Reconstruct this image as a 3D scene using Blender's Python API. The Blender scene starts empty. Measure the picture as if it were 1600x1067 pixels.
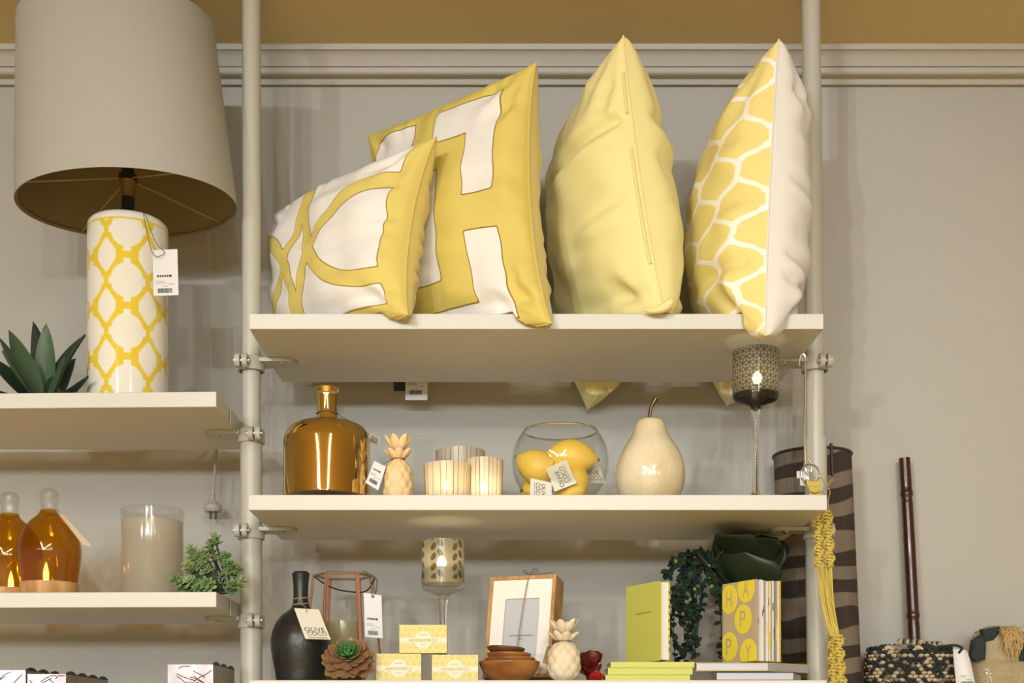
import bpy, math, random
from mathutils import Vector, Matrix, noise
PI = math.pi
V = Vector
SC = bpy.context.scene
COL = SC.collection
random.seed(7)

# ------------------------------------------------------------------ camera
F = 2000.0            # focal length in pixels of the 1600 wide frame
CX, CY = 780.0, 1151.0  # where the level line of sight meets the picture plane
EYE = 1.5
cam_d = bpy.data.cameras.new('camera')
cam = bpy.data.objects.new('camera', cam_d)
COL.objects.link(cam)
cam.location = (0, 0, EYE)
cam.rotation_euler = (PI / 2, 0, 0)
cam_d.sensor_fit = 'HORIZONTAL'
cam_d.sensor_width = 36
cam_d.lens = F / 1600 * 36
cam_d.shift_x = (800 - CX) / 1600
cam_d.shift_y = (CY - 533.5) / 1600
cam_d.clip_start = 0.05
SC.camera = cam

# ------------------------------------------------------------------ world, lamps, exposure
def lin(c):
    return tuple((x / 12.92 if x <= .04045 else ((x + .055) / 1.055) ** 2.4) for x in c)
def rgb(r, g, b):
    return lin((r / 255, g / 255, b / 255))

SC.view_settings.view_transform = 'Standard'
SC.view_settings.look = 'None'
SC.view_settings.exposure = -0.12
SC.view_settings.gamma = 1.0
SC.view_settings.use_curve_mapping = False
SC.cycles.transparent_max_bounces = 32
SC.cycles.max_bounces = 10
SC.cycles.sample_clamp_indirect = 4.0
w = bpy.data.worlds.new('world')
SC.world = w
w.use_nodes = True
bg = w.node_tree.nodes['Background']
bg.inputs['Color'].default_value = (.96, .95, .93, 1)
bg.inputs['Strength'].default_value = 0.46

def ceiling_spot(x, y, watts, col=(.93, 1, 1.06), r=.09, z=2.70):
    d = bpy.data.lights.new('shop_lamp', 'POINT')
    d.energy = watts
    d.color = col
    d.shadow_soft_size = r
    o = bpy.data.objects.new('shop_lamp', d)
    o.location = (x, y, z)
    COL.objects.link(o)
    return o
for x, y, p in ((-1.0, -9.5, 700), (-5.2, -8.6, 620), (2.2, -12, 680), (-2.8, -13.5, 700), (.4, -15, 600), (5.2, -10.5, 280), (-7.0, -12, 520), (-.4, -7.2, 190)):
    ceiling_spot(x, y, p * .84)
def track_spot(loc, aim, watts, cone):
    d = bpy.data.lights.new('track_spot', 'SPOT')
    d.energy = watts; d.color = (.97, 1, 1.0); d.shadow_soft_size = .05
    d.spot_size = math.radians(cone); d.spot_blend = .7
    o = bpy.data.objects.new('track_spot', d)
    o.location = loc
    o.rotation_euler = (V(aim) - V(loc)).to_track_quat('-Z', 'Y').to_euler()
    COL.objects.link(o)
track_spot((-1.3, -1.8, 2.70), (.12, 2.1, 2.36), 125, 21)
def added_strip(x, y0, y1, watts, z=2.74):  # added strips standing in for downlight rows: streak reflections, warm floor bounce
    d = bpy.data.lights.new('added_strip', 'AREA')
    d.shape = 'RECTANGLE'; d.size = .05; d.size_y = abs(y1 - y0)
    d.energy = watts; d.color = (1, 1, .88)
    o = bpy.data.objects.new('added_strip', d)
    o.location = (x, (y0 + y1) / 2, z)
    COL.objects.link(o)
added_strip(-1.25, -.4, -5.5, 215)
added_strip(.55, -.4, -5.5, 215)

# ------------------------------------------------------------------ mesh helpers
WL = {}
def tag(o, label=None, cat=None, group=None, kind=None):
    if label: o['label'] = label
    if cat: o['category'] = cat
    if group: o['group'] = group
    if kind: o['kind'] = kind
    return o
def thing(name, label, cat, loc, group=None):
    o = bpy.data.objects.new(name, None)
    o.empty_display_size = .03
    o.location = loc
    COL.objects.link(o)
    WL[o] = V(loc)
    return tag(o, label, cat, group)

class MB:
    def __init__(s):
        s.v, s.f, s.m = [], [], []
        s.attr = {}
    def add(s, verts, faces, mi=0):
        n = len(s.v)
        s.v += [V(p) for p in verts]
        s.f += [tuple(i + n for i in f) for f in faces]
        s.m += [mi] * len(faces)
        return n
    def obox(s, o, ex, ey, ez, mi=0):
        o, ex, ey, ez = V(o), V(ex), V(ey), V(ez)
        p = [o, o + ex, o + ex + ey, o + ey]
        p += [q + ez for q in p]
        fs = [(3, 2, 1, 0), (4, 5, 6, 7), (0, 1, 5, 4), (1, 2, 6, 5), (2, 3, 7, 6), (3, 0, 4, 7)]
        if ex.cross(ey).dot(ez) < 0:
            fs = [f[::-1] for f in fs]
        s.add(p, fs, mi)
        return s
    def box(s, x0, x1, y0, y1, z0, z1, mi=0):
        return s.obox((x0, y0, z0), (x1 - x0, 0, 0), (0, y1 - y0, 0), (0, 0, z1 - z0), mi)
    def tube(s, pts, r, n=8, mi=0, caps=True, closed=False):
        pts = [V(p) for p in pts]
        k = len(pts)
        if k < 2: return s
        rs = r if isinstance(r, (list, tuple)) else [r] * k
        rings, up = [], None
        for i in range(k):
            if closed:
                t = pts[(i + 1) % k] - pts[i - 1]
            else:
                t = pts[min(i + 1, k - 1)] - pts[max(i - 1, 0)]
            t = t.normalized() if t.length > 1e-9 else V((0, 0, 1))
            if up is None:
                up = V((0, 0, 1)) if abs(t.z) < .9 else V((1, 0, 0))
            up = up - t * up.dot(t)
            if up.length < 1e-6:
                up = t.orthogonal()
            up.normalize()
            sd = t.cross(up)
            rings.append([pts[i] + (up * math.cos(a) + sd * math.sin(a)) * rs[i] for a in [2 * PI * j / n for j in range(n)]])
        vs = [p for ring in rings for p in ring]
        fs = []
        for i in range(k if closed else k - 1):
            i2 = (i + 1) % k
            for j in range(n):
                j2 = (j + 1) % n
                fs.append((i * n + j, i * n + j2, i2 * n + j2, i2 * n + j))
        if caps and not closed:
            fs.append(tuple(range(n - 1, -1, -1)))
            fs.append(tuple((k - 1) * n + j for j in range(n)))
        s.add(vs, [f[::-1] for f in fs], mi)
        return s
    def lathe(s, prof, c=(0, 0, 0), n=48, mi=0, sx=1, sy=1, rot=0, closed=False):
        """prof: list of (radius, z); goes round the z axis at c."""
        c = V(c)
        vs, idx = [], []
        for r, z in prof:
            if r < 1e-6:
                idx.append([len(vs)] * n)
                vs.append(c + V((0, 0, z)))
            else:
                st = len(vs)
                for j in range(n):
                    a = 2 * PI * j / n + rot
                    vs.append(c + V((r * math.cos(a) * sx, r * math.sin(a) * sy, z)))
                idx.append(list(range(st, st + n)))
        fs = []
        P = list(range(len(prof)))
        pairs = list(zip(P[:-1], P[1:])) + ([(P[-1], 0)] if closed else [])
        for i, k in pairs:
            for j in range(n):
                j2 = (j + 1) % n
                q = []
                for t in (idx[i][j], idx[i][j2], idx[k][j2], idx[k][j]):
                    if t not in q: q.append(t)
                if len(q) > 2: fs.append(tuple(q))
        s.add(vs, fs, mi)
        return s
    def ball(s, c, r, n=16, m=10, mi=0, sc=(1, 1, 1), rot=None):
        prof = [(math.sin(PI * i / m) * r, -math.cos(PI * i / m) * r) for i in range(m + 1)]
        prof[0] = (0, -r); prof[-1] = (0, r)
        st = len(s.v)
        s.lathe(prof, (0, 0, 0), n, mi)
        R = rot or Matrix.Identity(3)
        for i in range(st, len(s.v)):
            p = s.v[i]
            s.v[i] = R @ V((p.x * sc[0], p.y * sc[1], p.z * sc[2])) + V(c)
        return s
    def poly(s, pts, ex, mi=0):
        """prism: closed outline pts moved along ex"""
        n = len(pts)
        a = [V(p) for p in pts]
        b = [p + V(ex) for p in a]
        fs = [tuple(range(n - 1, -1, -1)), tuple(range(n, 2 * n))]
        fs += [(i, (i + 1) % n, n + (i + 1) % n, n + i) for i in range(n)]
        nr = V((0, 0, 0))
        for i in range(n):
            nr += a[i].cross(a[(i + 1) % n])
        if nr.dot(V(ex)) < 0:
            fs = [f[::-1] for f in fs]
        s.add(a + b, fs, mi)
        return s
    def build(s, name, mats, parent=None, smooth=True, loc=None, angle=35, bevel=0, label=None):
        me = bpy.data.meshes.new(name)
        if parent is not None:
            base = WL[parent]
        elif loc is not None:
            base = V(loc)
        else:
            xs = [p.x for p in s.v]; ys = [p.y for p in s.v]; zs = [p.z for p in s.v]
            base = V(((min(xs) + max(xs)) / 2, (min(ys) + max(ys)) / 2, min(zs)))
        me.from_pydata([tuple(p - base) for p in s.v], [], s.f)
        if not isinstance(mats, (list, tuple)): mats = [mats]
        for m in mats: me.materials.append(m)
        if len(mats) > 1:
            me.polygons.foreach_set('material_index', s.m)
        for k, vals in s.attr.items():
            at = me.attributes.new(k, 'FLOAT', 'POINT')
            at.data.foreach_set('value', vals)
        me.update()
        if smooth:
            me.polygons.foreach_set('use_smooth', [True] * len(me.polygons))
            if angle < 179: me.set_sharp_from_angle(angle=math.radians(angle))
        o = bpy.data.objects.new(name, me)
        COL.objects.link(o)
        if parent is not None:
            o.parent = parent
        else:
            o.location = base
        WL[o] = base.copy()
        if bevel:
            b = o.modifiers.new('bevel', 'BEVEL')
            b.width = bevel; b.segments = 2; b.limit_method = 'ANGLE'
        if label: o['label'] = label
        return o

def at(px, py, d):
    return V(((px - CX) * d / F, d, EYE + (CY - py) * d / F))
def Z(py, d): return EYE + (CY - py) * d / F
def X(px, d): return (px - CX) * d / F
def pxl(prof, d, zoff=0):
    """(half width px, y px) -> (radius, world z) at depth d"""
    return [(hw * d / F, Z(y, d)) for hw, y in prof]
def smooth_prof(prof, k=5):
    """Catmull-Rom through profile points"""
    out = []
    n = len(prof)
    for i in range(n - 1):
        p0 = prof[max(i - 1, 0)]; p1 = prof[i]; p2 = prof[i + 1]; p3 = prof[min(i + 2, n - 1)]
        for j in range(k):
            t = j / k
            q = []
            for c in (0, 1):
                a = 2 * p1[c]; b = p2[c] - p0[c]
                cc = 2 * p0[c] - 5 * p1[c] + 4 * p2[c] - p3[c]
                dd = -p0[c] + 3 * p1[c] - 3 * p2[c] + p3[c]
                q.append(.5 * (a + b * t + cc * t * t + dd * t ** 3))
            out.append((max(q[0], 0), q[1]))
    out.append(prof[-1])
    return out
def cr(pts, k=6):
    """Catmull-Rom through 3d points"""
    pts = [V(p) for p in pts]
    out = []
    n = len(pts)
    for i in range(n - 1):
        p0 = pts[max(i - 1, 0)]; p1 = pts[i]; p2 = pts[i + 1]; p3 = pts[min(i + 2, n - 1)]
        for j in range(k):
            t = j / k
            out.append(.5 * (2 * p1 + (p2 - p0) * t + (2 * p0 - 5 * p1 + 4 * p2 - p3) * t * t + (-p0 + 3 * p1 - 3 * p2 + p3) * t ** 3))
    out.append(pts[-1])
    return out
def leaf(mb, base, tip, width, nrm, bend=0., cup=.2, n=9, m=6, th=.001, pw=(.6, .8), mi=0):
    base, tip, nrm = V(base), V(tip), V(nrm)
    ax = tip - base
    L = ax.length
    nrm = (nrm - ax * (nrm.dot(ax) / (L * L)))
    if nrm.length < 1e-6: nrm = ax.orthogonal()
    nrm.normalize()
    ctrl = (base + tip) / 2 + nrm * bend * L
    tm = pw[0] / (pw[0] + pw[1])
    mx = tm ** pw[0] * (1 - tm) ** pw[1]
    top, bot = [], []
    for i in range(n + 1):
        t = i / n
        c = base * (1 - t) ** 2 + ctrl * 2 * t * (1 - t) + tip * t * t
        tan = ((ctrl - base) * (1 - t) + (tip - ctrl) * t).normalized()
        sd = tan.cross(nrm).normalized()
        nn = sd.cross(tan)
        tt = min(max(t, .02), 1)
        wd = width / 2 * (tt ** pw[0] * (1 - tt) ** pw[1]) / mx
        for j in range(m + 1):
            q = -1 + 2 * j / m
            p = c + sd * (wd * q) + nn * (cup * wd * q * q)
            h = th * (1 - q * q) + th * .15
            top.append(p + nn * h); bot.append(p - nn * h)
    W = m + 1
    fs = []
    N = len(top)
    for i in range(n):
        for j in range(m):
            a = i * W + j
            fs.append((a, a + 1, a + W + 1, a + W))
            fs.append((N + a, N + a + W, N + a + W + 1, N + a + 1))
        fs.append((i * W, i * W + W, N + i * W + W, N + i * W))
        a = i * W + m
        fs.append((a, N + a, N + a + W, a + W))
    fs.append(tuple([j for j in range(W)][::-1] + [N + j for j in range(W)]))
    mb.add(top + bot, fs, mi)

# ------------------------------------------------------------------ materials
def nt(m): return m.node_tree.nodes, m.node_tree.links
def mat(name, col, rough=.6, metal=0, spec=.5, bump=None, var=None, coat=0, sheen=0, trans=0, ior=1.45, emit=None, es=0, aniso=None):
    """col: linear rgb.  bump=(scale, strength[, stretch])  var=(scale, amount, col2[, stretch])"""
    m = bpy.data.materials.new(name)
    m.use_nodes = True
    N, L = nt(m)
    b = N['Principled BSDF']
    b.inputs['Base Color'].default_value = (*col, 1)
    b.inputs['Roughness'].default_value = rough
    b.inputs['Metallic'].default_value = metal
    b.inputs['Specular IOR Level'].default_value = spec
    b.inputs['IOR'].default_value = ior
    if coat: b.inputs['Coat Weight'].default_value = coat; b.inputs['Coat Roughness'].default_value = .04
    if sheen: b.inputs['Sheen Weight'].default_value = sheen
    if trans: b.inputs['Transmission Weight'].default_value = trans
    if emit: b.inputs['Emission Color'].default_value = (*emit, 1); b.inputs['Emission Strength'].default_value = es
    tc = N.new('ShaderNodeTexCoord')
    def tex(scale, stretch, detail=3):
        mp = N.new('ShaderNodeMapping')
        mp.inputs['Scale'].default_value = stretch or (1, 1, 1)
        L.new(tc.outputs['Object'], mp.inputs['Vector'])
        t = N.new('ShaderNodeTexNoise')
        t.inputs['Scale'].default_value = scale
        t.inputs['Detail'].default_value = detail
        L.new(mp.outputs['Vector'], t.inputs['Vector'])
        return t
    if var:
        t = tex(var[0], var[3] if len(var) > 3 else None)
        r = N.new('ShaderNodeMapRange')
        r.inputs['From Min'].default_value = .5 - .22
        r.inputs['From Max'].default_value = .5 + .22
        r.inputs['To Max'].default_value = var[1]
        L.new(t.outputs['Fac'], r.inputs['Value'])
        mx = N.new('ShaderNodeMix'); mx.data_type = 'RGBA'
        mx.inputs['A'].default_value = (*col, 1)
        mx.inputs['B'].default_value = (*var[2], 1)
        L.new(r.outputs['Result'], mx.inputs['Factor'])
        L.new(mx.outputs['Result'], b.inputs['Base Color'])
    if bump:
        t = tex(bump[0], bump[2] if len(bump) > 2 else None)
        bp = N.new('ShaderNodeBump')
        bp.inputs['Strength'].default_value = bump[1]
        bp.inputs['Distance'].default_value = .002
        L.new(t.outputs['Fac'], bp.inputs['Height'])
        L.new(bp.outputs['Normal'], b.inputs['Normal'])
    return m
def sdmat(name, cin, cout, width=.0006, rough=.7, edge=None, edgew=.0012, bump=0, weave=None, sheen=0, spec=.4, coat=0):
    """two colours split by the sign of the mesh attribute 'sd' (metres); optional stitched outline colour"""
    m = mat(name, cin, rough, spec=spec, sheen=sheen, coat=coat)
    N, L = nt(m)
    b = N['Principled BSDF']
    at_ = N.new('ShaderNodeAttribute'); at_.attribute_name = 'sd'
    r = N.new('ShaderNodeMapRange')
    r.inputs['From Min'].default_value = -width
    r.inputs['From Max'].default_value = width
    L.new(at_.outputs['Fac'], r.inputs['Value'])
    mx = N.new('ShaderNodeMix'); mx.data_type = 'RGBA'
    mx.inputs['A'].default_value = (*cin, 1); mx.inputs['B'].default_value = (*cout, 1)
    L.new(r.outputs['Result'], mx.inputs['Factor'])
    res = mx.outputs['Result']
    if edge:
        ab = N.new('ShaderNodeMath'); ab.operation = 'ABSOLUTE'
        L.new(at_.outputs['Fac'], ab.inputs[0])
        r2 = N.new('ShaderNodeMapRange')
        r2.inputs['From Min'].default_value = edgew * .5
        r2.inputs['From Max'].default_value = edgew
        r2.inputs['To Min'].default_value = 1; r2.inputs['To Max'].default_value = 0
        L.new(ab.outputs[0], r2.inputs['Value'])
        m2 = N.new('ShaderNodeMix'); m2.data_type = 'RGBA'
        L.new(r2.outputs['Result'], m2.inputs['Factor'])
        L.new(res, m2.inputs['A']); m2.inputs['B'].default_value = (*edge, 1)
        res = m2.outputs['Result']
    L.new(res, b.inputs['Base Color'])
    nrm = None
    if weave:
        tc = N.new('ShaderNodeTexCoord')
        t = N.new('ShaderNodeTexNoise'); t.inputs['Scale'].default_value = weave[0]; t.inputs['Detail'].default_value = 2
        L.new(tc.outputs['Object'], t.inputs['Vector'])
        bp = N.new('ShaderNodeBump'); bp.inputs['Strength'].default_value = weave[1]; bp.inputs['Distance'].default_value = .002
        L.new(t.outputs['Fac'], bp.inputs['Height'])
        nrm = bp.outputs['Normal']
    if bump:
        b2 = N.new('ShaderNodeBump'); b2.inputs['Strength'].default_value = bump; b2.inputs['Distance'].default_value = .002
        r3 = N.new('ShaderNodeMapRange')
        r3.inputs['From Min'].default_value = -.002; r3.inputs['From Max'].default_value = .002
        r3.inputs['To Min'].default_value = 1; r3.inputs['To Max'].default_value = 0
        L.new(at_.outputs['Fac'], r3.inputs['Value'])
        L.new(r3.outputs['Result'], b2.inputs['Height'])
        if nrm: L.new(nrm, b2.inputs['Normal'])
        nrm = b2.outputs['Normal']
    if nrm: L.new(nrm, b.inputs['Normal'])
    return m
def schlick(N, L, f0):
    """mirror share of a thin pane, the same from either face"""
    lw = N.new('ShaderNodeLayerWeight'); lw.inputs['Blend'].default_value = .5
    p = N.new('ShaderNodeMath'); p.operation = 'POWER'; p.inputs[1].default_value = 5
    L.new(lw.outputs['Facing'], p.inputs[0])
    a = N.new('ShaderNodeMath'); a.operation = 'MULTIPLY_ADD'
    a.inputs[1].default_value = .75 * (1 - f0); a.inputs[2].default_value = f0
    L.new(p.outputs[0], a.inputs[0])
    return a.outputs[0]
def thin_glass(name, col=(1, 1, 1), ior=1.45, gloss=.02, frost=0., frost_col=(1, 1, 1), tl=.5):
    """clear pane: tinted transmission plus a fresnel reflection; frost mixes in a scattering layer"""
    m = bpy.data.materials.new(name); m.use_nodes = True
    N, L = nt(m)
    N.remove(N['Principled BSDF'])
    out = N['Material Output']
    tr = N.new('ShaderNodeBsdfTransparent'); tr.inputs['Color'].default_value = (*col, 1)
    body = tr.outputs[0]
    if frost:
        df = N.new('ShaderNodeBsdfDiffuse'); df.inputs['Color'].default_value = (*frost_col, 1)
        tl_ = N.new('ShaderNodeBsdfTranslucent'); tl_.inputs['Color'].default_value = (*frost_col, 1)
        mm = N.new('ShaderNodeMixShader'); mm.inputs[0].default_value = tl
        L.new(df.outputs[0], mm.inputs[1]); L.new(tl_.outputs[0], mm.inputs[2])
        m2 = N.new('ShaderNodeMixShader'); m2.inputs[0].default_value = frost
        L.new(body, m2.inputs[1]); L.new(mm.outputs[0], m2.inputs[2])
        body = m2.outputs[0]
    gl = N.new('ShaderNodeBsdfGlossy'); gl.inputs['Roughness'].default_value = gloss
    fr = schlick(N, L, ((ior - 1) / (ior + 1)) ** 2)
    mx = N.new('ShaderNodeMixShader')
    L.new(fr, mx.inputs[0]); L.new(body, mx.inputs[1]); L.new(gl.outputs[0], mx.inputs[2])
    L.new(mx.outputs[0], out.inputs['Surface'])
    return m
def wood(name, c1, c2, scale=14, rough=.45, axis=(1, 1, 8)):
    m = mat(name, c1, rough)
    N, L = nt(m)
    b = N['Principled BSDF']
    tc = N.new('ShaderNodeTexCoord')
    mp = N.new('ShaderNodeMapping'); mp.inputs['Scale'].default_value = axis
    L.new(tc.outputs['Object'], mp.inputs['Vector'])
    t = N.new('ShaderNodeTexNoise'); t.inputs['Scale'].default_value = scale; t.inputs['Detail'].default_value = 6; t.inputs['Distortion'].default_value = 1.2
    L.new(mp.outputs['Vector'], t.inputs['Vector'])
    cr_ = N.new('ShaderNodeValToRGB')
    cr_.color_ramp.elements[0].position = .35; cr_.color_ramp.elements[0].color = (*c2, 1)
    cr_.color_ramp.elements[1].position = .62; cr_.color_ramp.elements[1].color = (*c1, 1)
    L.new(t.outputs['Fac'], cr_.inputs['Fac'])
    L.new(cr_.outputs['Color'], b.inputs['Base Color'])
    bp = N.new('ShaderNodeBump'); bp.inputs['Strength'].default_value = .12; bp.inputs['Distance'].default_value = .001
    L.new(t.outputs['Fac'], bp.inputs['Height']); L.new(bp.outputs['Normal'], b.inputs['Normal'])
    return m

M = {}
M['wall'] = mat('painted_wall', (.43, .412, .374), .85, bump=(160, .10), var=(3, .25, (.415, .397, .359)))
M['ceil'] = mat('ceiling_paint', (.66, .54, .30), .9)
M['trim'] = mat('trim_paint', (.46, .435, .39), .6)
M['floor'] = wood('floor_boards', (.45, .305, .085), (.36, .23, .06), 6, .5, (1, 8, 1))
M['white'] = mat('white_laminate', (.60, .587, .545), .45, bump=(300, .03))
M['pole'] = mat('cream_powder_coat', (.47, .455, .395), .38)
M['steel'] = mat('zinc_steel', (.55, .55, .55), .28, 1)
M['chrome'] = mat('chrome', (.75, .76, .78), .12, 1)
M['dark'] = mat('dark_gap', (.02, .02, .02), .6)
M['paper'] = mat('white_card', (.74, .73, .74), .7)
M['cream_paper'] = mat('cream_card', (.68, .64, .54), .75)
M['ink'] = mat('black_ink', (.03, .03, .03), .7)
M['greyink'] = mat('grey_ink', (.22, .20, .19), .7)
M['twine'] = mat('natural_twine', (.36, .25, .13), .9)
M['thread'] = mat('dark_thread', (.12, .10, .08), .9)

# ------------------------------------------------------------------ tags and lettering
def text_mesh(txt):
    c = bpy.data.curves.new('t', 'FONT')
    c.body = txt; c.size = 1; c.resolution_u = 3
    o = bpy.data.objects.new('t', c)
    me = bpy.data.meshes.new_from_object(o)
    vs = [v.co.copy() for v in me.vertices]
    fs = [tuple(p.vertices) for p in me.polygons]
    bpy.data.objects.remove(o); bpy.data.curves.remove(c); bpy.data.meshes.remove(me)
    return vs, fs
def text_on(mb, txt, quad, u0, u1, v0, v1, off=.0006, mi=0, rot=0):
    """letters fitted in the rectangle u0..u1, v0..v1 of quad (bl, br, tr, tl)"""
    vs, fs = text_mesh(txt)
    xs = [p.x for p in vs]; ys = [p.y for p in vs]
    x0, x1, y0, y1 = min(xs), max(xs), min(ys), max(ys)
    bl, br, tr, tl = [V(p) for p in quad]
    nr = (br - bl).cross(tl - bl).normalized()
    P = []
    for p in vs:
        a = (p.x - x0) / (x1 - x0); b = (p.y - y0) / (y1 - y0)
        if rot == 90: a, b = 1 - b, a
        if rot == -90: a, b = b, 1 - a
        u = u0 + (u1 - u0) * a; v = v0 + (v1 - v0) * b
        P.append((bl * (1 - u) + br * u) * (1 - v) + (tl * (1 - u) + tr * u) * v + nr * off)
    mb.add(P, fs, mi)
def rect_on(mb, quad, u0, u1, v0, v1, off=.0004, mi=0):
    bl, br, tr, tl = [V(p) for p in quad]
    nr = (br - bl).cross(tl - bl).normalized()
    Q = lambda u, v: (bl * (1 - u) + br * u) * (1 - v) + (tl * (1 - u) + tr * u) * v
    mb.poly([Q(u0, v0), Q(u1, v0), Q(u1, v1), Q(u0, v1)], nr * off, mi)
def card(parent, quad, name='price_tag', m=None, th=.0007, label=None):
    bl, br, tr, tl = [V(p) for p in quad]
    nr = (br - bl).cross(tl - bl).normalized()
    mb = MB()
    mb.poly([bl, br, tr, tl], -nr * th)
    return mb.build(name, m or M['paper'], parent, smooth=False, label=label)
def price_marks(tagob, quad, seed=1, hdr=True, base=0.0, k=1.0):
    """barcode, a dark heading blot and lines of small print, all sub-parts of the tag"""
    rnd = random.Random(seed)
    mb = MB()
    u = .18
    while u < .74:
        wd = rnd.choice((.012, .02, .03))
        rect_on(mb, quad, u, u + wd, base + .055 * k, base + .155 * k)
        u += wd + rnd.choice((.012, .018))
    mb.build('barcode', M['ink'], tagob, smooth=False)
    mb = MB()
    for v, a, b in ((.30, .1, .45), (.265, .1, .55), (.235, .62, .85), (.195, .38, .58)):
        uu = a
        while uu < b:
            wd = rnd.uniform(.04, .08)
            rect_on(mb, quad, uu, min(uu + wd, b), base + v * k, base + (v + .012) * k)
            uu += wd + .02
    mb.build('small_print', M['greyink'], tagob, smooth=False)
    if hdr:
        mb = MB()
        uu = .16
        for wd in (.10, .08, .09, .08, .09, .08):
            rect_on(mb, quad, uu, uu + wd - .02, base + .405 * k, base + .445 * k)
            uu += wd + .006
        rect_on(mb, quad, .68, .74, base + .40 * k, base + .45 * k)
        mb.build('printed_heading', M['ink'], tagob, smooth=False)
def pq(d, bl, br, tr, tl):
    ds = d if isinstance(d, (tuple, list)) else (d,) * 4
    return [at(p[0], p[1], q) for p, q in zip((bl, br, tr, tl), ds)]
# ------------------------------------------------------------------ the room
WALL = 2.40
CROWN = 2.345
CEIL = Z(68, CROWN)
def struct(name, mb, m, **k):
    o = mb.build(name, m, None, **k)
    o['kind'] = 'structure'
    return o
struct('wall_back', MB().box(-9, 9, WALL, WALL + .1, 0, CEIL), M['wall'], smooth=False)
struct('floor', MB().box(-9, 9, -17, WALL, -.1, 0), M['floor'], smooth=False)
struct('ceiling', MB().box(-9, 9, -17, WALL, CEIL, CEIL + .1), M['ceil'], smooth=False)
def crown():
    def q(y, d): return (d, Z(y, d))
    pr = [(CROWN, CEIL), q(77, CROWN), q(78.5, CROWN + .004)]
    for i in range(9):
        a = i / 8
        d = CROWN + .005 + .017 * a ** .7
        pr.append(q(79.5 + 24 * a, d))
    pr += [q(104.5, 2.371), q(105.5, 2.365), q(107, 2.3645)]
    for i in range(7):
        a = i / 6 * PI / 2
        pr.append(q(108 + 11 * math.sin(a), 2.3645 + .014 * (1 - math.cos(a))))
    pr += [q(120.5, 2.381), q(122, 2.385), q(132, 2.390), q(133.5, 2.396), q(134, WALL), (WALL, CEIL)]
    return MB().poly([(-9, y, z) for y, z in pr], (18, 0, 0))
struct('trim_1', crown(), M['trim'], angle=25)

# ------------------------------------------------------------------ shelving: posts, boards, clamps
S1, S2, S3 = Z(490, 2.0), Z(774, 2.0), Z(1062.5, 2.0)
L1, L2, L3 = Z(611.5, 2.0), Z(924.5, 2.0), Z(1238, 2.0)
BT = .024
def board(x0, x1, zt, label, yf=2.0, yb=2.30, yfl=None):
    mb = MB()
    mb.poly([(x0, yfl or yf, zt - BT), (x1, yf, zt - BT), (x1, yb, zt - BT), (x0, yb, zt - BT)], (0, 0, BT))
    o = mb.build('shelf_board', M['white'], None, smooth=False, bevel=.0012)
    return tag(o, label, 'shelf', 'white shelf boards on the posts')
board(-.3905, .507, S1, 'top white shelf board of the right bay carrying the four cushions')
board(-.391, .511, S2, 'middle white shelf board of the right bay carrying gold bottle, bowl and pear', yf=1.994)
board(-.391, .512, S3, 'lowest white shelf board of the right bay at the bottom edge, under the soap boxes')
board(-1.1, -.442, L1, 'upper white shelf board of the left bay under the big table lamp', yfl=2.02)
board(-1.1, -.442, L2, 'middle white shelf board of the left bay under the amber bottles', yfl=2.02)
board(-1.1, -.442, L3, 'lowest white shelf board of the left bay under the gift boxes', yfl=2.02)

PD = 2.17
def post(xt, xb, seam_y, label):
    zt, zb = CEIL, 0.0
    z_a, z_b = Z(0, PD), Z(1067, PD)
    def xx(z): return xb + (xt - xb) * (z - z_b) / (z_a - z_b)
    zs = Z(seam_y, PD)
    t = thing('shelf_post', label, 'post', (xx(0), PD, 0), 'cream round shelf posts')
    MB().tube([(xx(0), PD, 0), (xx(zs), PD, zs)], .0185, 28).build('lower_tube', M['pole'], t)
    MB().tube([(xx(zs), PD, zs - .005), (xx(CEIL), PD, CEIL - .002)], .0157, 28).build('upper_tube', M['pole'], t)
    fl = MB().lathe([(0, CEIL - .0005), (.037, CEIL - .0005), (.037, CEIL - .002), (.02, CEIL - .0035), (0, CEIL - .0035)][::-1], (xx(CEIL), PD, 0), 32).build('ceiling_flange', M['pole'], t)
    for a in range(4):
        an = PI / 4 + a * PI / 2
        MB().ball((xx(CEIL) + .028 * math.cos(an), PD + .028 * math.sin(an), CEIL - .003), .004, 10, 6, sc=(1, 1, .5)).build('screw', M['dark'], fl)
    MB().lathe([(0, 0), (.05, 0), (.05, .006), (0, .006)], (xx(0), PD, 0.0), 24).build('floor_flange', M['pole'], t)
    return xx
XL = post(X(393, PD), X(392.5, PD), 684, 'cream round metal post between the two bays, passing behind the left shelf ends')
XR = post(X(1267, PD), X(1278, PD), 686, 'cream round metal post at the right end of the shelves beside the zebra lamp')

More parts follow.
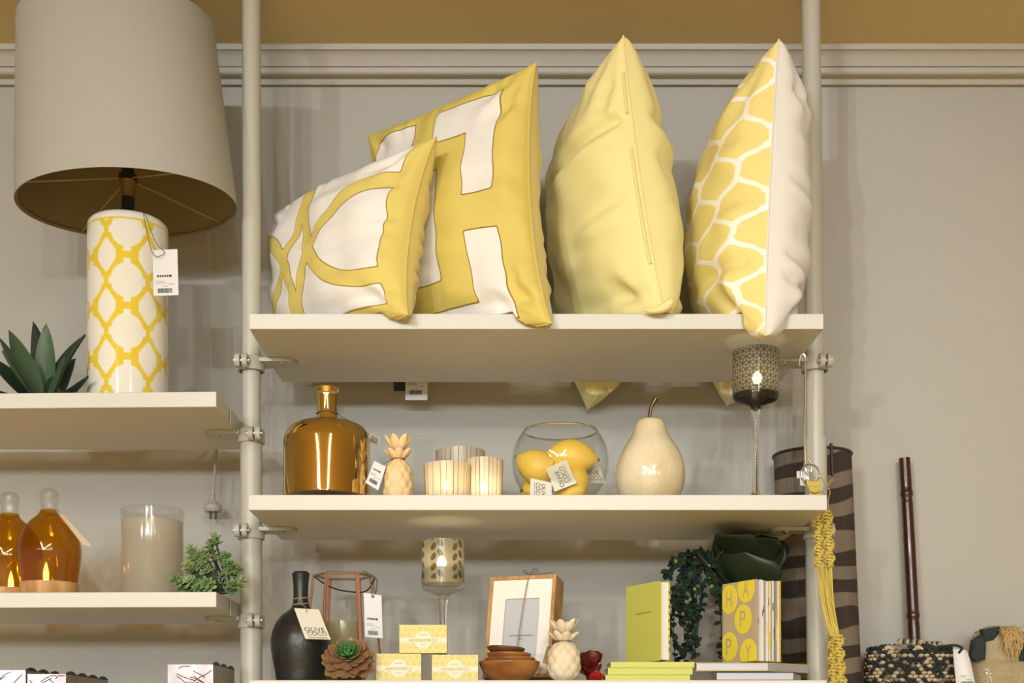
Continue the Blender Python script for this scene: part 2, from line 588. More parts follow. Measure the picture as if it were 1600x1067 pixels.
def clamp(xf, z, side, label):
    """two-piece ring clamped round the post, ears with a bolt at the front, a tongue under the shelf on one side (+1 right)"""
    x = xf(z); y = PD
    t = thing('post_clamp', label, 'clamp', (x, y, z - .013), 'clamps holding the shelves to the posts')
    R = .0225
    ring = [(R, -.011), (R, .011), (.0195, .011), (.0195, -.011)]
    MB().lathe([(r, z + q) for r, q in ring], (x, y, 0), 32, closed=True).build('collar', M['pole'], t)
    ex = x - side * .011
    for k, q in enumerate((-.0062, .0062)):
        MB().tube([(ex + q - .0042, y - R - .006, z), (ex + q + .0042, y - R - .006, z)], .0115, 18).build('ear', M['pole'], t)
    MB().tube([(ex - .013, y - R - .006, z), (ex + .013, y - R - .006, z)], .0045, 12).build('bolt', M['steel'], t)
    mb = MB()
    a, b = (x + side * .017, x + side * .056)
    mb.box(min(a, b), max(a, b), y - .022, y + .022, z + .001, z + .007)
    mb.tube([(b, y - .0001, z + .001), (b, y, z + .007)], .022, 20)
    o = mb.build('tongue', M['pole'], t)
    MB().ball((b - side * .002, y - .011, z + .0005), .0055, 12, 8, sc=(1, 1, .6)).build('screw', M['steel'], t)
    return t
cl_off = BT + .0075
clamp(XL, S1 - cl_off, 1, 'cream clamp on the left post under the top right-bay shelf')
clamp(XL, S2 - cl_off, 1, 'cream clamp on the left post under the middle right-bay shelf')
clamp(XR, S1 - cl_off, -1, 'cream clamp on the right post at the top shelf, chrome hook beside it')
clamp(XR, S2 - cl_off, -1, 'cream clamp on the right post under the middle shelf, half behind yellow macrame')
clamp(XL, S3 - cl_off, 1, 'cream clamp on the left post under the lowest right-bay shelf')
clamp(XR, S3 - cl_off, -1, 'cream clamp on the right post under the lowest shelf')
for z_, lb in ((L1, 'upper left-bay shelf, near the dangling plug'), (L2, 'middle left-bay shelf below the sedum plant'), (L3, 'lowest left-bay shelf')):
    t = clamp(XL, z_ - cl_off, -1, 'cream clamp on the left post under the ' + lb)
    mb = MB()
    mb.box(-.441, -.4395, 2.095, 2.148, z_ - BT - .004, z_ - .002)
    mb.build('side_plate', M['pole'], t, smooth=False)

# ------------------------------------------------------------------ cushions
M['mustard'] = mat('mustard_velvet', (.67, .54, .15), .8, sheen=.3, bump=(55, .22), var=(9, .35, (.59, .46, .11)))
M['lemon'] = mat('lemon_cotton', (.80, .72, .33), .85, sheen=.1, bump=(40, .2), var=(7, .2, (.78, .68, .28)))
M['linen'] = mat('white_linen', rgb(226, 222, 216), .9, bump=(420, .15), var=(10, .2, rgb(216, 211, 204)))
M['lemon_seam'] = mat('lemon_seam', (.76, .67, .29), .85)
M['mustard_seam'] = mat('mustard_seam', (.62, .49, .14), .85)
YEL, WHT = (.67, .54, .145), rgb(228, 224, 219)
M['arcs'] = sdmat('gold_arcs_on_linen', YEL, WHT, edge=rgb(150, 120, 30), edgew=.0011, bump=.5, weave=(300, .12))
M['key'] = sdmat('linen_key_on_mustard', rgb(228, 224, 219), (.66, .525, .13), edge=rgb(140, 108, 22), edgew=.0013, bump=.4, weave=(200, .15))
M['trellis'] = sdmat('white_trellis_on_yellow', rgb(244, 240, 228), (.82, .68, .25), edge=None, weave=(300, .12))

def cushion(name, label,  FB, FT, BB, BT_, T, mats, sd=None, pull=.05, pu=None, arc=False, creases=(), n=120, shelf=S1, wr=.0085, seamr=.0016, seam_m=None, seed=0, Tb=None, pb=None, names=('front_panel', 'back_panel'), gr='cushions on the top shelf'):
    """corners: front/back (towards/away from the viewer), bottom/top; T half thickness. mats = (left facing panel, right facing panel)"""
    FB, FT, BB, BT_ = V(FB), V(FT), V(BB), V(BT_)
    c = (FB + FT + BB + BT_) / 4
    root = thing(name, label, 'cushion', (c.x, c.y, shelf), gr)
    nl = ((FB + FT) - (BB + BT_)).cross((FT + BT_) - (FB + BB)).normalized()
    if nl.x > 0: nl = -nl
    wid = ((FB + FT) - (BB + BT_)).length / 2
    hei = ((FT + BT_) - (FB + BB)).length / 2
    if pb is None: pb = pull * .3
    def mid(u, v):
        # u 0 back .. 1 front, v 0 bottom .. 1 top; edges bow inwards between the corners
        s = lambda q: 4 * q * (1 - q)
        uu = .5 + (u - .5) * (1 - 2 * (pu or pull) * s(v) ** .8)
        lo, hi = pb * s(u) ** .8, 1 - .5 * pull * s(u) ** .8
        vv = lo + (hi - lo) * v
        return (BB * (1 - uu) + FB * uu) * (1 - vv) + (BT_ * (1 - uu) + FT * uu) * vv
    def thick(u, v, sg):
        e = (4 * u * (1 - u)) * (4 * v * (1 - v))
        ee = .45 if sg > 0 else .34
        s1 = (4 * u * (1 - u)) ** ee; s2 = (4 * v * (1 - v)) ** ee
        h = T * s1 * s2 if sg > 0 else (Tb or T) * s1 * s2
        du, dv = min(u, 1 - u), min(v, 1 - v)
        f = min(1, e * 6)
        a = noise.noise(V((u * 5 + seed, v * 5, sg * 3.1 + seed)))
        b = noise.noise(V((u * 3 + v * 9 + seed * 2, v * 3 - u * 4, sg * 1.7)))
        # gathers that run in from the seams
        pk = math.sin(v * 48 + 5 * noise.noise(V((v * 6, seed, sg)))) * math.exp(-du / .05) + math.sin(u * 44 + 5 * noise.noise(V((u * 6, seed + 3, sg)))) * math.exp(-dv / .05)
        rad = 0
        for cu, cv in ((0, 0), (1, 0), (0, 1), (1, 1)):
            ru, rv = u - cu, v - cv
            r = math.hypot(ru, rv)
            an = math.atan2(rv, ru)
            rad += math.sin(an * 9 + seed + cu) * math.exp(-((r - .16) / .10) ** 2)
        cz = 0
        for (u0, v0, u1, v1, dp, wdt, sd_) in creases:
            if sd_ * sg < 0: continue
            ax_, ay_ = u1 - u0, v1 - v0
            q = min(max(((u - u0) * ax_ + (v - v0) * ay_) / (ax_ * ax_ + ay_ * ay_), 0), 1)
            px_, py_ = u - u0 - ax_ * q, v - v0 - ay_ * q
            dd = math.hypot(px_, py_)
            fade = math.sin(PI * min(1, .18 + .82 * (1 - q))) if q < 1 else 0
            fade = (1 - q) ** .6 if q < 1 else 0
            sgn = 1 if (px_ * -ay_ + py_ * ax_) > 0 else -1
            cz += fade * dp * (-math.exp(-(dd / wdt) ** 2) + .75 * math.exp(-((dd - 1.9 * wdt) / (1.4 * wdt)) ** 2) * (1 if sgn > 0 else .45))
        return h + cz * min(1, e * 9 + .15) + f * wr * (a * 1.0 + b * .8 + pk * .55 + rad * .6)
    def fit(p):
        if p.y < 2.302 and p.y > 1.992 and p.z < shelf + .0012:
            p.z = shelf + .0012
        if p.y <= 1.992 and p.z < shelf:
            p.y = min(p.y, 1.992)
        return p
    def table(f):
        # share of the way over the bulging face, seam to seam
        pts = [f(i / 200) for i in range(201)]
        acc = [0]
        for a, b in zip(pts, pts[1:]): acc.append(acc[-1] + (b - a).length)
        return acc
    hu = lambda u, v: mid(u, v) + nl * (T * (4 * u * (1 - u)) ** .45 * (4 * v * (1 - v)) ** .45)
    tu, tv = table(lambda q: hu(q, .5)), table(lambda q: hu(.5, q))
    def look(tb, q):
        q = min(max(q, 0), 1) * 200
        i = min(int(q), 199)
        return (tb[i] + (tb[i + 1] - tb[i]) * (q - i)) / tb[-1]
    for k, sg in enumerate((1, -1)):
        mb = MB()
        vs, at_ = [], []
        for i in range(n + 1):
            for j in range(n + 1):
                # denser towards the seams
                u = .5 - .5 * math.cos(PI * i / n) * (1) if True else i / n
                v = .5 - .5 * math.cos(PI * j / n)
                u = .6 * u + .4 * i / n; v = .6 * v + .4 * j / n
                p = mid(u, v)
                if 0 < i < n and 0 < j < n:
                    p = p + nl * (sg * max(thick(u, v, sg), .0008))
                vs.append(fit(p))
                if sd and sg > 0: at_.append(sd(look(tu, u), look(tv, v), tu[-1], tv[-1]) if arc else sd(u, v, wid, hei))
        W = n + 1
        fs = []
        for i in range(n):
            for j in range(n):
                q = (i * W + j, i * W + j + 1, (i + 1) * W + j + 1, (i + 1) * W + j)
                fs.append(q if sg > 0 else q[::-1])
        mb.add(vs, fs)
        if at_: mb.attr['sd'] = at_
        mb.build(names[k], mats[k], root, angle=180)
    m2 = 40
    path = [mid(1, j / m2) for j in range(m2 + 1)] + [mid(1 - j / m2, 1) for j in range(1, m2 + 1)] + [mid(0, 1 - j / m2) for j in range(1, m2 + 1)] + [mid(j / m2, 0) for j in range(1, m2)]
    path = [fit(p) for p in path]
    for p in path:
        if 1.992 < p.y < 2.302: p.z = max(p.z, shelf + seamr + .0003)
    MB().tube(path, seamr, 6, closed=True).build('seam', seam_m or mats[1], root)
    return root, mid, nl

def box_sd(x, y, x0, x1, y0, y1):
    dx = max(x0 - x, x - x1); dy = max(y0 - y, y - y1)
    return max(dx, dy) if (dx < 0 or dy < 0) else math.hypot(dx, dy)
def sd_arcs(u, v, wd, he):
    a, b = u * 1.45, v
    d = 9
    for cx_, cy_, R_ in ((1.28, .1, .68), (1.28, .9, .68), (-.10, .1, .66), (-.10, .9, .66)):
        d = min(d, abs(math.hypot(a - cx_, b - cy_) - R_) - .046)
    d = min(d, 1.365 - a)
    if a > .95: d = min(d, b - .07)
    return d * he
def sd_key(u, v, wd, he):
    x, y = u, v
    d = 9
    for r in ((.725, .885, .53, .93), (.725, .885, .03, .385), (.53, .885, .79, .93), (.10, .38, .79, .93), (.10, .26, .53, .93), (.10, .26, .07, .37), (.33, .885, .03, .11), (.33, .555, .22, .68)):
        d = min(d, box_sd(x, y, *r))
    return d * wd
def sd_trellis(u, v, wd, he):
    """distance to two mirrored families of waving lines that touch where they bulge"""
    nx, ny = 4.4, 5.5
    x, y = u * nx + .10, v * ny + .62
    mx_, my_ = wd / nx, he / ny
    d = 9
    for k in range(-13, 14):
        yy = y + k * .0125
        c_ = .272 * math.sin(2 * PI * yy) + .046 * math.sin(6 * PI * yy)
        th_ = .0038 + .0014 * math.exp(-((abs(math.sin(2 * PI * yy)) - .60) / .12) ** 2)
        for ph, sg in ((.25, 1), (.75, -1)):
            e = (x - ph - sg * c_ + .5) % 1.0 - .5
            d = min(d, math.hypot(e * mx_, k * .0125 * my_) - th_)
    return d

c1 = cushion('patterned_cushion', 'small oblong white cushion with gold velvet loops, leaning leftmost against the post',
    (-.139, 1.962, 2.146), at(682, 214, 2.0), (-.402, 2.30, 2.150), at(424, 338, 2.30), .075, (M['arcs'], M['mustard']), sd_arcs, pull=.05, seed=1.3, pu=.075, creases=((1, .14, .6, .10, .006, .03, 1), (1, .8, .8, .75, .005, .02, -1), (1, .5, .75, .45, .005, .02, -1), (1, .3, .8, .32, .006, .02, -1)), seam_m=M['mustard_seam'], Tb=.07)
c2 = cushion('patterned_cushion', 'square mustard velvet cushion with white key pattern, behind the small looped cushion',
    at(862, 506, 1.965), at(838, 98, 2.0), (-.215, 2.25, 2.150), at(574, 212, 2.235), .062, (M['key'], M['mustard']), sd_key, pull=.05, seed=4.1, Tb=.085, pu=.075, creases=((1, .10, .55, .09, .010, .035, 1), (1, .86, .8, .82, .006, .03, 1), (1, .45, .8, .47, .004, .02, 1), (1, .2, .7, .3, .008, .03, -1), (1, .12, .7, .16, .008, .03, -1)), seam_m=M['mustard_seam'])
c3 = cushion('plain_cushion', 'tall plain lemon yellow cushion standing third from left on the top shelf',
    at(1040, 494, 1.995), at(974, 56, 1.99), at(918, 640, 2.365), at(880, 226, 2.365), .09, (M['lemon'], M['lemon']), None, pull=.045, seed=7.7, Tb=.10, creases=((1, .725, .40, .70, .017, .028, 1), (1, .745, .6, .70, .005, .03, -1), (1, .33, .6, .36, .005, .022, 1), (.97, .45, .55, .40, .004, .02, 1), (1, .10, .45, .20, .010, .035, 1), (1, .6, .6, .62, .003, .025, -1)), seam_m=M['lemon_seam'])
c4 = cushion('patterned_cushion', 'yellow cushion with white trellis and plain white back, rightmost on the shelf',
    at(1196, 524, 1.955), at(1217, 62, 2.0), at(1136, 634, 2.365), at(1148, 222, 2.365), .105, (M['trellis'], M['linen']), sd_trellis, pull=.05, arc=True, n=190, seed=2.2, Tb=.091, creases=((1, .27, .45, .24, .010, .03, 1), (1, .48, .5, .50, .006, .03, 1), (1, .70, .6, .72, .005, .03, 1), (1, .30, .55, .20, .009, .025, -1), (1, .22, .5, .10, .009, .025, -1), (1, .56, .6, .48, .006, .02, -1), (1, .86, .7, .84, .007, .025, -1)), seam_m=M['linen'])
# zip line on the plain cushion, and its folded lower corner
mid3 = c3[1]
def on3(u, v, off):
    h = .09 * (4 * u * (1 - u)) ** .45 * (4 * v * (1 - v)) ** .45
    return mid3(u, v) + c3[2] * (h + off)
zf = MB()
zp = [on3(.9992, .20 + .42 * i / 30, .0015) for i in range(31)]
zf.tube(zp, .0030, 8)
zf.build('zip_flap', M['lemon_seam'], c3[0])
zf = MB()
zf.tube([on3(.9992, .74 + .14 * i / 12, .0015) for i in range(13)], .0028, 8)
zf.build('hem_flap', M['lemon_seam'], c3[0])
fold = MB()
fold.tube(cr([at(1049, 463, 1.986), at(1047, 472, 1.980), at(1038, 480, 1.978), at(1022, 485, 1.982), at(1006, 485, 1.99)], 6), [.001, .002, .003, .004, .005, .006, .0065, .007, .007, .007, .007, .007, .007, .007, .007, .0065, .006, .0055, .005, .0045, .004, .0035, .003, .002, .001], 10)
fold.build('folded_corner', M['lemon'], c3[0])
# price tags that hang from the key cushion's rear corner behind the shelf
q = pq(2.335, (633, 625), (667.5, 625), (668.5, 594), (634.5, 594))
tg = card(c2[0], q, 'price_tag')
price_marks(tg, q, 3, hdr=False, base=.16, k=2.2)
MB().tube([at(650, 596, 2.335), at(640, 560, 2.33), (-.205, 2.305, 2.158)], .0006, 5).build('string', M['thread'], tg)
q = pq(2.337, (615, 611), (633, 611), (633, 592), (615, 592))
card(c2[0], q, 'care_label', M['ink'], label='dark care label')
# ------------------------------------------------------------------ table lamp on the left bay
M['glaze_pat'] = sdmat('glazed_lattice', rgb(234, 230, 220), rgb(228, 200, 66), width=.0005, rough=.09, spec=.6, coat=.5)
M['glaze'] = mat('cream_glaze', rgb(228, 222, 208), .12, coat=.4)
M['shade_cloth'] = mat('linen_shade_cloth', (.41, .40, .37), .9, bump=(500, .18))
M['shade_lining'] = mat('shade_lining', rgb(146, 130, 98), .9)
M['black_metal'] = mat('black_metal', (.025, .03, .028), .35)
M['brass'] = mat('dull_brass', rgb(150, 122, 84), .4, .6)
M['wire'] = mat('tan_wire', rgb(176, 154, 110), .5)
M['plastic'] = mat('pale_grey_plastic', rgb(168, 158, 152), .5)
def sd_lattice(X_, Y_):
    """negative on the white cells: tall quatrefoils and pointed lozenges in turn; X_, Y_ in cells"""
    best = 9
    for ox, oy, kind in ((0, 0, 0), (.5, .5, 1)):
        x = (X_ - ox + .5) % 1 - .5
        y = (Y_ - oy + .5) % 1 - .5
        if kind == 0:
            rx, ry = .385, .345
            d = (math.hypot(x / rx, y / ry) - 1) * .36
            d = min(d, box_sd(x, y, -.435, .435, -.07, .07), box_sd(x, y, -.085, .085, -.43, .43))
        else:
            hx = .235
            yy = .345 - .26 * (abs(x) / hx) ** 1.15
            d = max(abs(x) - hx, (abs(y) - yy) * .7)
        best = min(best, d)
    return best
def lamp():
    d = 2.13
    cx = X(200, d); cy = d
    R = .0655
    t = thing('table_lamp', 'tall table lamp with yellow lattice ceramic base and large cream drum shade', 'lamp', (cx, cy, L1))
    zt = Z(349, d)
    # body: dense grid so that the painted lattice follows the glaze
    n, mrows = 300, 200
    prof = [(R * .97, L1 + .0005), (R, L1 + .003)]
    for i in range(mrows):
        prof.append((R, L1 + .004 + (zt - .012 - L1 - .004) * i / (mrows - 1)))
    for i in range(1, 13):
        a = i / 12 * PI / 2
        prof.append((R - .010 * (1 - math.cos(a)), zt - .012 + .012 * math.sin(a)))
    mb = MB()
    mb.lathe(prof, (cx, cy, 0), n)
    pitch = .0822
    at_ = []
    front = math.atan2(-cy, -cx)
    cs = .0685
    for p in mb.v:
        a = math.atan2(p.y - cy, p.x - cx)
        xx = (a - front) / (2 * PI) * 6 + .02
        yy = (p.z - Z(516, d - R)) / pitch
        s = sd_lattice(xx, yy) * cs
        rim = zt - .016
        s = max(s, min(.002, .0016 - abs(p.z - rim) * 1.0)) if p.z < rim + .0016 else min(s, -.002)
        at_.append(s)
    mb.attr['sd'] = at_
    body = mb.build('ceramic_base', M['glaze_pat'], t, angle=179)
    MB().lathe([(R - .010, zt), (0.012, zt + .001), (0.0, zt + .001)], (cx, cy, 0), 48).build('base_top', M['glaze'], t)
    MB().lathe([(0, L1 + .0005), (R * .97, L1 + .0005)], (cx, cy, 0), 48).build('base_foot', M['glaze'], t)
    MB().lathe([(.0105, zt), (.0105, Z(309, d)), (.0105, Z(308, d)), (0, Z(308, d))], (cx, cy, 0), 24).build('neck', M['black_metal'], t)
    so = MB().lathe([(.0105, Z(309, d)), (.0135, Z(286, d)), (.0145, Z(284, d)), (0, Z(284, d))], (cx, cy, 0), 24).build('socket', M['brass'], t)
    MB().lathe([(0, Z(284, d)), (.0155, Z(284, d)), (.0155, Z(274, d)), (.010, Z(270, d)), (.010, Z(240, d)), (0, Z(240, d))], (cx, cy, 0), 24).build('socket_ring', M['black_metal'], so)
    # shade, tipped a little on its carrier
    zc = Z(322, d)
    R0, R1, H = .1785, .157, .288
    tilt = Matrix.Rotation(math.radians(-2.3), 3, 'Y') @ Matrix.Rotation(math.radians(4.6), 3, 'X')
    def tip(p):
        q = V(p) - V((cx, cy, zc))
        return tilt @ q + V((cx, cy, zc))
    th = .0025
    mb = MB()
    mb.lathe([(R0 - th * .2, zc), (R0, zc + .0015), (R1, zc + H - .0015), (R1 - th * .2, zc + H)], (cx, cy, 0), 96)
    mb.v = [tip(p) for p in mb.v]
    sh = mb.build('lamp_shade', M['shade_cloth'], t)
    mb = MB()
    mb.lathe([(R1 - th * .2, zc + H), (R1 - th, zc + H - .001), (R0 - th, zc + .001), (R0 - th * .2, zc)], (cx, cy, 0), 96)
    mb.v = [tip(p) for p in mb.v]
    mb.build('lining', M['shade_lining'], sh, label='tan lining inside the shade')
    for k, (r, z) in enumerate(((R0 - th - .001, zc + .004), (R1 - th - .001, zc + H - .004))):
        mb = MB().tube([tip((cx + r * math.cos(2 * PI * i / 60), cy + r * math.sin(2 * PI * i / 60), z)) for i in range(60)], .0016, 6, closed=True)
        mb.build('wire_ring', M['brass'], sh)
    for k in range(4):
        a = math.radians(-48 + 90 * k)
        MB().tube([(cx + .014 * math.cos(a), cy + .014 * math.sin(a), Z(282, d)), tip((cx + (R0 - th - .001) * math.cos(a), cy + (R0 - th - .001) * math.sin(a), zc + .004))], .0012, 6).build('spoke', M['wire'], sh)
    # flex and plug hanging behind the shelf
    cp = cr([(cx + .02, cy + .075, L1 + .004), (cx + .06, 2.25, L1 + .004), (X(345, 2.345) - .02, 2.318, L1 + .003), at(341, 640, 2.345), at(338, 705, 2.345), at(335, 745, 2.345), at(333, 772, 2.345)], 7)
    cd = MB().tube(cp, .0028, 8).build('power_cord', M['plastic'], t)
    pg = MB().lathe([(0, Z(768, 2.345)), (.0042, Z(769, 2.345)), (.0046, Z(773, 2.345)), (.0036, Z(774, 2.345)), (.0046, Z(775, 2.345)), (.0045, Z(779, 2.345)), (.008, Z(784, 2.345)), (.0155, Z(790, 2.345)), (.0165, Z(796, 2.345)), (.014, Z(800, 2.345)), (0, Z(800, 2.345))][::-1], (X(332.5, 2.345), 2.345, 0), 24).build('plug', M['plastic'], t)
    for px in (329, 337):
        a = at(px, 800, 2.342)
        MB().box(a.x - .002, a.x + .002, a.y - .001, a.y + .001, a.z - .013, a.z + .001).build('pin', M['dark'], pg, smooth=False)
    q = pq((2.05, 2.045, 2.045, 2.05), (240, 462), (279, 461), (277, 389), (238.5, 391))
    tg = card(t, q, 'price_tag')
    price_marks(tg, q, 5)
    hole = at(257, 395, 2.044)
    MB().tube(cr([at(224, 333, 2.065), at(229, 360, 2.05), at(240, 398, 2.042), hole, at(243, 378, 2.047), at(231, 345, 2.06), at(226, 333, 2.07)], 6), .0006, 5).build('string', M['thread'], tg)
lamp()

# ------------------------------------------------------------------ agave
M['agave'] = mat('agave_green', rgb(72, 96, 66), .45, var=(14, .5, rgb(46, 70, 56)))
M['agave_dark'] = mat('agave_dark_green', rgb(40, 60, 50), .45, var=(14, .5, rgb(30, 46, 42)))
M['pot'] = mat('dark_pot', (.05, .05, .05), .6)
def agave():
    d = 2.12
    t = thing('agave_plant', 'dark green agave with broad pointed leaves beside the lamp base', 'plant', (X(66, d), d, L1))
    MB().lathe([(0, L1 + .0005), (.022, L1 + .0005), (.024, L1 + .014), (.020, L1 + .015), (0, L1 + .014)], (X(66, d), d, 0), 24).build('pot', M['pot'], t)
    def L(base, tip, w, bend, nrm, mi, dt, db=2.12):
        mb = MB()
        leaf(mb, at(base[0], base[1] + 6, db), at(*tip, dt), w * 1.28, V(nrm), bend, .35, 14, 8, .0016, (.62, .85))
        mb.build('leaf', M['agave'] if mi == 0 else M['agave_dark'], t, angle=60)
    L((66, 622), (52, 502), .028, .05, (0, 1, .3), 1, 2.20, 2.15)
    L((70, 622), (72, 505), .028, -.06, (0, -1, .2), 0, 2.13, 2.13)
    L((72, 625), (133, 523), .036, .05, (-.6, -.7, .5), 1, 2.13)
    L((64, 622), (14, 516), .032, -.10, (.5, -.8, .5), 0, 2.06)
    L((62, 622), (0, 529), .026, -.08, (.5, .6, .5), 1, 2.17)
    L((60, 624), (4, 548), .022, -.06, (.6, -.5, .7), 0, 2.02)
    L((58, 628), (-22, 556), .040, -.06, (.3, -.6, .8), 1, 2.06)
    L((72, 626), (101, 557), .024, -.1, (-.5, -.8, .3), 0, 2.04)
    L((76, 628), (138, 587), .026, -.12, (-.1, -.4, .9), 1, 2.05)
    L((78, 630), (122, 612), .026, -.3, (0, -.5, .9), 0, 2.03)
    L((60, 632), (6, 616), .026, -.18, (0, -.6, .9), 0, 2.03)
    L((70, 628), (90, 606), .018, -.25, (-.3, -.9, .4), 0, 2.03)
    L((56, 630), (-14, 607), .030, -.15, (.1, -.3, .9), 1, 2.12)
    L((76, 624), (118, 560), .030, .1, (-.5, .8, .4), 1, 2.20)
    L((60, 622), (22, 552), .030, .1, (.5, .8, .4), 1, 2.20)
agave()

# ------------------------------------------------------------------ amber bottle lights
M['amber'] = thin_glass('amber_glass', (.83, .66, .21), 1.5, .015, .06, (.50, .22, .015))
M['clear'] = thin_glass('clear_glass', (.96, .965, .955), 1.5, .01)
M['clear_thick'] = mat('solid_clear_glass', (.93, .94, .92), .02, trans=1, ior=1.46)
M['pine'] = wood('pale_pine', rgb(206, 164, 108), rgb(172, 124, 72), 9, .55, (5, 5, 1))
M['flame'] = mat('flame_glow', (1, .8, .45), .5, emit=(1, .78, .42), es=14)
def shell(prof, th):
    """closed wall: outside profile then the inside one"""
    inn = [(max(r - th, 0), z) for r, z in prof]
    return prof + inn[::-1]
def glow(t, p, watts, r=.006, col=(1, .72, .36)):
    d = bpy.data.lights.new('candle_light', 'POINT')
    d.energy = watts; d.color = col; d.shadow_soft_size = r
    o = bpy.data.objects.new('candle_light', d)
    COL.objects.link(o)
    o.parent = t
    o.location = V(p) - WL[t]
def amber_bottle(cx, d, k, ybase, label, tagq=None, fl=None):
    t = thing('bottle_lamp', label, 'lamp', (X(cx, d), d, L2), 'amber glass bottle lights')
    c = (X(cx, d), d, 0)
    zb = Z(ybase, d)
    MB().lathe([(0, L2 + .0006), (.044 * k, L2 + .0006), (.0455 * k, L2 + .003), (.0455 * k, zb - .001), (.044 * k, zb), (0, zb)], c, 48).build('wooden_base', M['pine'], t)
    pr = [(43, 0), (44.5, 12), (47, 30), (48.5, 46), (48, 58), (45, 71), (38.5, 84), (28, 97), (19, 105), (15, 110), (13.8, 114)]
    s = k * .00103
    body = smooth_prof([(a * s, zb + .0004 + b * s) for a, b in pr], 5)
    gl = MB().lathe(shell(body, .0016), c, 56).build('amber_glass', M['amber'], t)
    kn = [(13.6, 114), (13.2, 120), (13.6, 128), (15, 134), (14.6, 140), (11, 145), (5, 147.5), (0, 148)]
    MB().lathe(shell(smooth_prof([(a * s, zb + .0006 + b * s) for a, b in kn], 4)[:-1], .0022) , c, 36).build('clear_knob', M['clear'], t, label='clear glass knob')
    fx, fy, fd = fl
    f0 = at(fx, fy, fd)
    h = .031 * k
    fb = MB().lathe([(0, -h / 2), (.0035, -h / 2 + .001), (.0046, -h * .25), (.0042, 0), (.0022, h * .3), (0, h / 2)], f0, 20).build('flame_bulb', M['flame'], t)
    MB().tube([(f0.x, f0.y, zb), (f0.x, f0.y, f0.z - h / 2 + .001)], .002, 8).build('stem', M['dark'], t)
    glow(t, f0 + V((0, -.008, .0)), .12)
    if tagq:
        tg = card(t, tagq, 'paper_tag', M['cream_paper'])
        MB().tube(cr([at(70, 797, d - .02), at(83, 801, d - .025), (V(tagq[3]) + V(tagq[2])) / 2], 5), .0006, 5).build('string', M['thread'], tg)
amber_bottle(77, 2.07, 1.0, 911, 'amber glass bottle light with clear knob and hanging paper tag, nearest the frosted jar',
             pq((2.045, 2.03, 2.03, 2.045), (129, 851), (143, 854), (99, 806), (87, 798)), (72, 893, 2.07))
amber_bottle(15, 2.16, 1.08, 921, 'larger amber glass bottle light cut off by the left edge of the picture', None, (17, 907, 2.16))

# ------------------------------------------------------------------ frosted jar
M['frost'] = thin_glass('frosted_seeded_glass', (.93, .92, .88), 1.4, .12, .50, (.74, .68, .58), .55)
def jar():
    d = 2.12; c = (X(238, d), d, 0); R = .0500
    t = thing('glass_jar', 'tall frosted glass jar with clear rim between amber bottle and sedum', 'jar', (c[0], d, L2))
    zt = Z(796, d)
    MB().lathe(shell([(0, L2 + .0006), (R * .96, L2 + .0006), (R, L2 + .004), (R, zt - .021)], .0025), c, 56).build('frosted_body', M['frost'], t)
    MB().lathe([(R, zt - .021), (R + .0012, zt - .015), (R + .0012, zt - .003), (R - .001, zt), (R - .004, zt - .001), (R - .004, zt - .02)], c, 56, closed=True).build('clear_rim', M['clear'], t, label='clear glass rim')
jar()

# ------------------------------------------------------------------ sedum
M['sedum'] = mat('sedum_green', rgb(128, 156, 102), .5, var=(40, .6, rgb(82, 116, 68)))
M['sedum_tip'] = mat('sedum_pale_green', rgb(158, 176, 128), .5, var=(60, .5, rgb(122, 150, 92)))
M['stem_green'] = mat('dark_green_stem', rgb(38, 54, 34), .6)
def rosette(mb, c, ax, r, n, rnd, mi=0, rings=3, th=.0008):
    ax = V(ax).normalized()
    e1 = ax.orthogonal().normalized(); e2 = ax.cross(e1)
    k = 0
    for ring in range(rings):
        el = (15, 48, 72)[ring % 3] if rings == 3 else 15 + ring * 70 / rings
        nn = max(3, int(n * (1 - .28 * ring)))
        for j in range(nn):
            a = 2 * PI * (j + .5 * (ring % 2)) / nn + rnd.uniform(-.15, .15)
            e = math.radians(el + rnd.uniform(-8, 8))
            dr = (e1 * math.cos(a) + e2 * math.sin(a)) * math.cos(e) + ax * math.sin(e)
            L = r * (1 - .18 * ring)
            b = V(c) + ax * (ring * r * .12)
            up = ax * math.cos(e) - (e1 * math.cos(a) + e2 * math.sin(a)) * math.sin(e)
            leaf(mb, b + dr * L * .08, b + dr * L, L * .55, up, -.08, .25, 5, 4, th, (.75, .45), mi)
def sedum():
    rnd = random.Random(5)
    root = at(352, 926, 2.05)
    t = thing('sedum_plant', 'bushy pale green sedum spilling over the shelf end by the post', 'plant', root)
    spots = [(336, 842, 2.07), (299, 861, 2.06), (318, 866, 2.05), (334, 869, 2.08), (294, 886, 2.04), (318, 886, 2.04), (275, 907, 2.03), (298, 910, 2.03), (323, 912, 2.02),
             (352, 872, 2.05), (357, 884, 2.04), (370, 892, 2.05), (375, 910, 2.05), (363, 916, 2.04), (306, 898, 2.06), (331, 898, 2.06), (287, 920, 2.04), (311, 921, 2.03), (329, 854, 2.08), (309, 876, 2.04), (343, 905, 2.06)]
    for i, (px, py, d) in enumerate(spots):
        p = at(px, py, d)
        m_ = MB()
        pts = cr([root + V((rnd.uniform(-.006, .006), rnd.uniform(-.008, .008), 0)), root * .55 + p * .45 + V((rnd.uniform(-.004, .006), 0, -.004)), p], 5)
        MB().tube(pts, [.0018] * len(pts), 6).build('stem', M['stem_green'], t)
        for q, pp, rr in ((1, p, .0140), (2, p - (pts[-1] - pts[-3]).normalized() * .010, .0140)):
            rosette(m_, pp, (pts[-1] - pts[-3]).normalized() + V((0, -.5, .3)), rr, 6, rnd, rnd.choice((0, 0, 1)))
        m_.build('rosette', [M['sedum'], M['sedum_tip']], t, angle=60)
sedum()

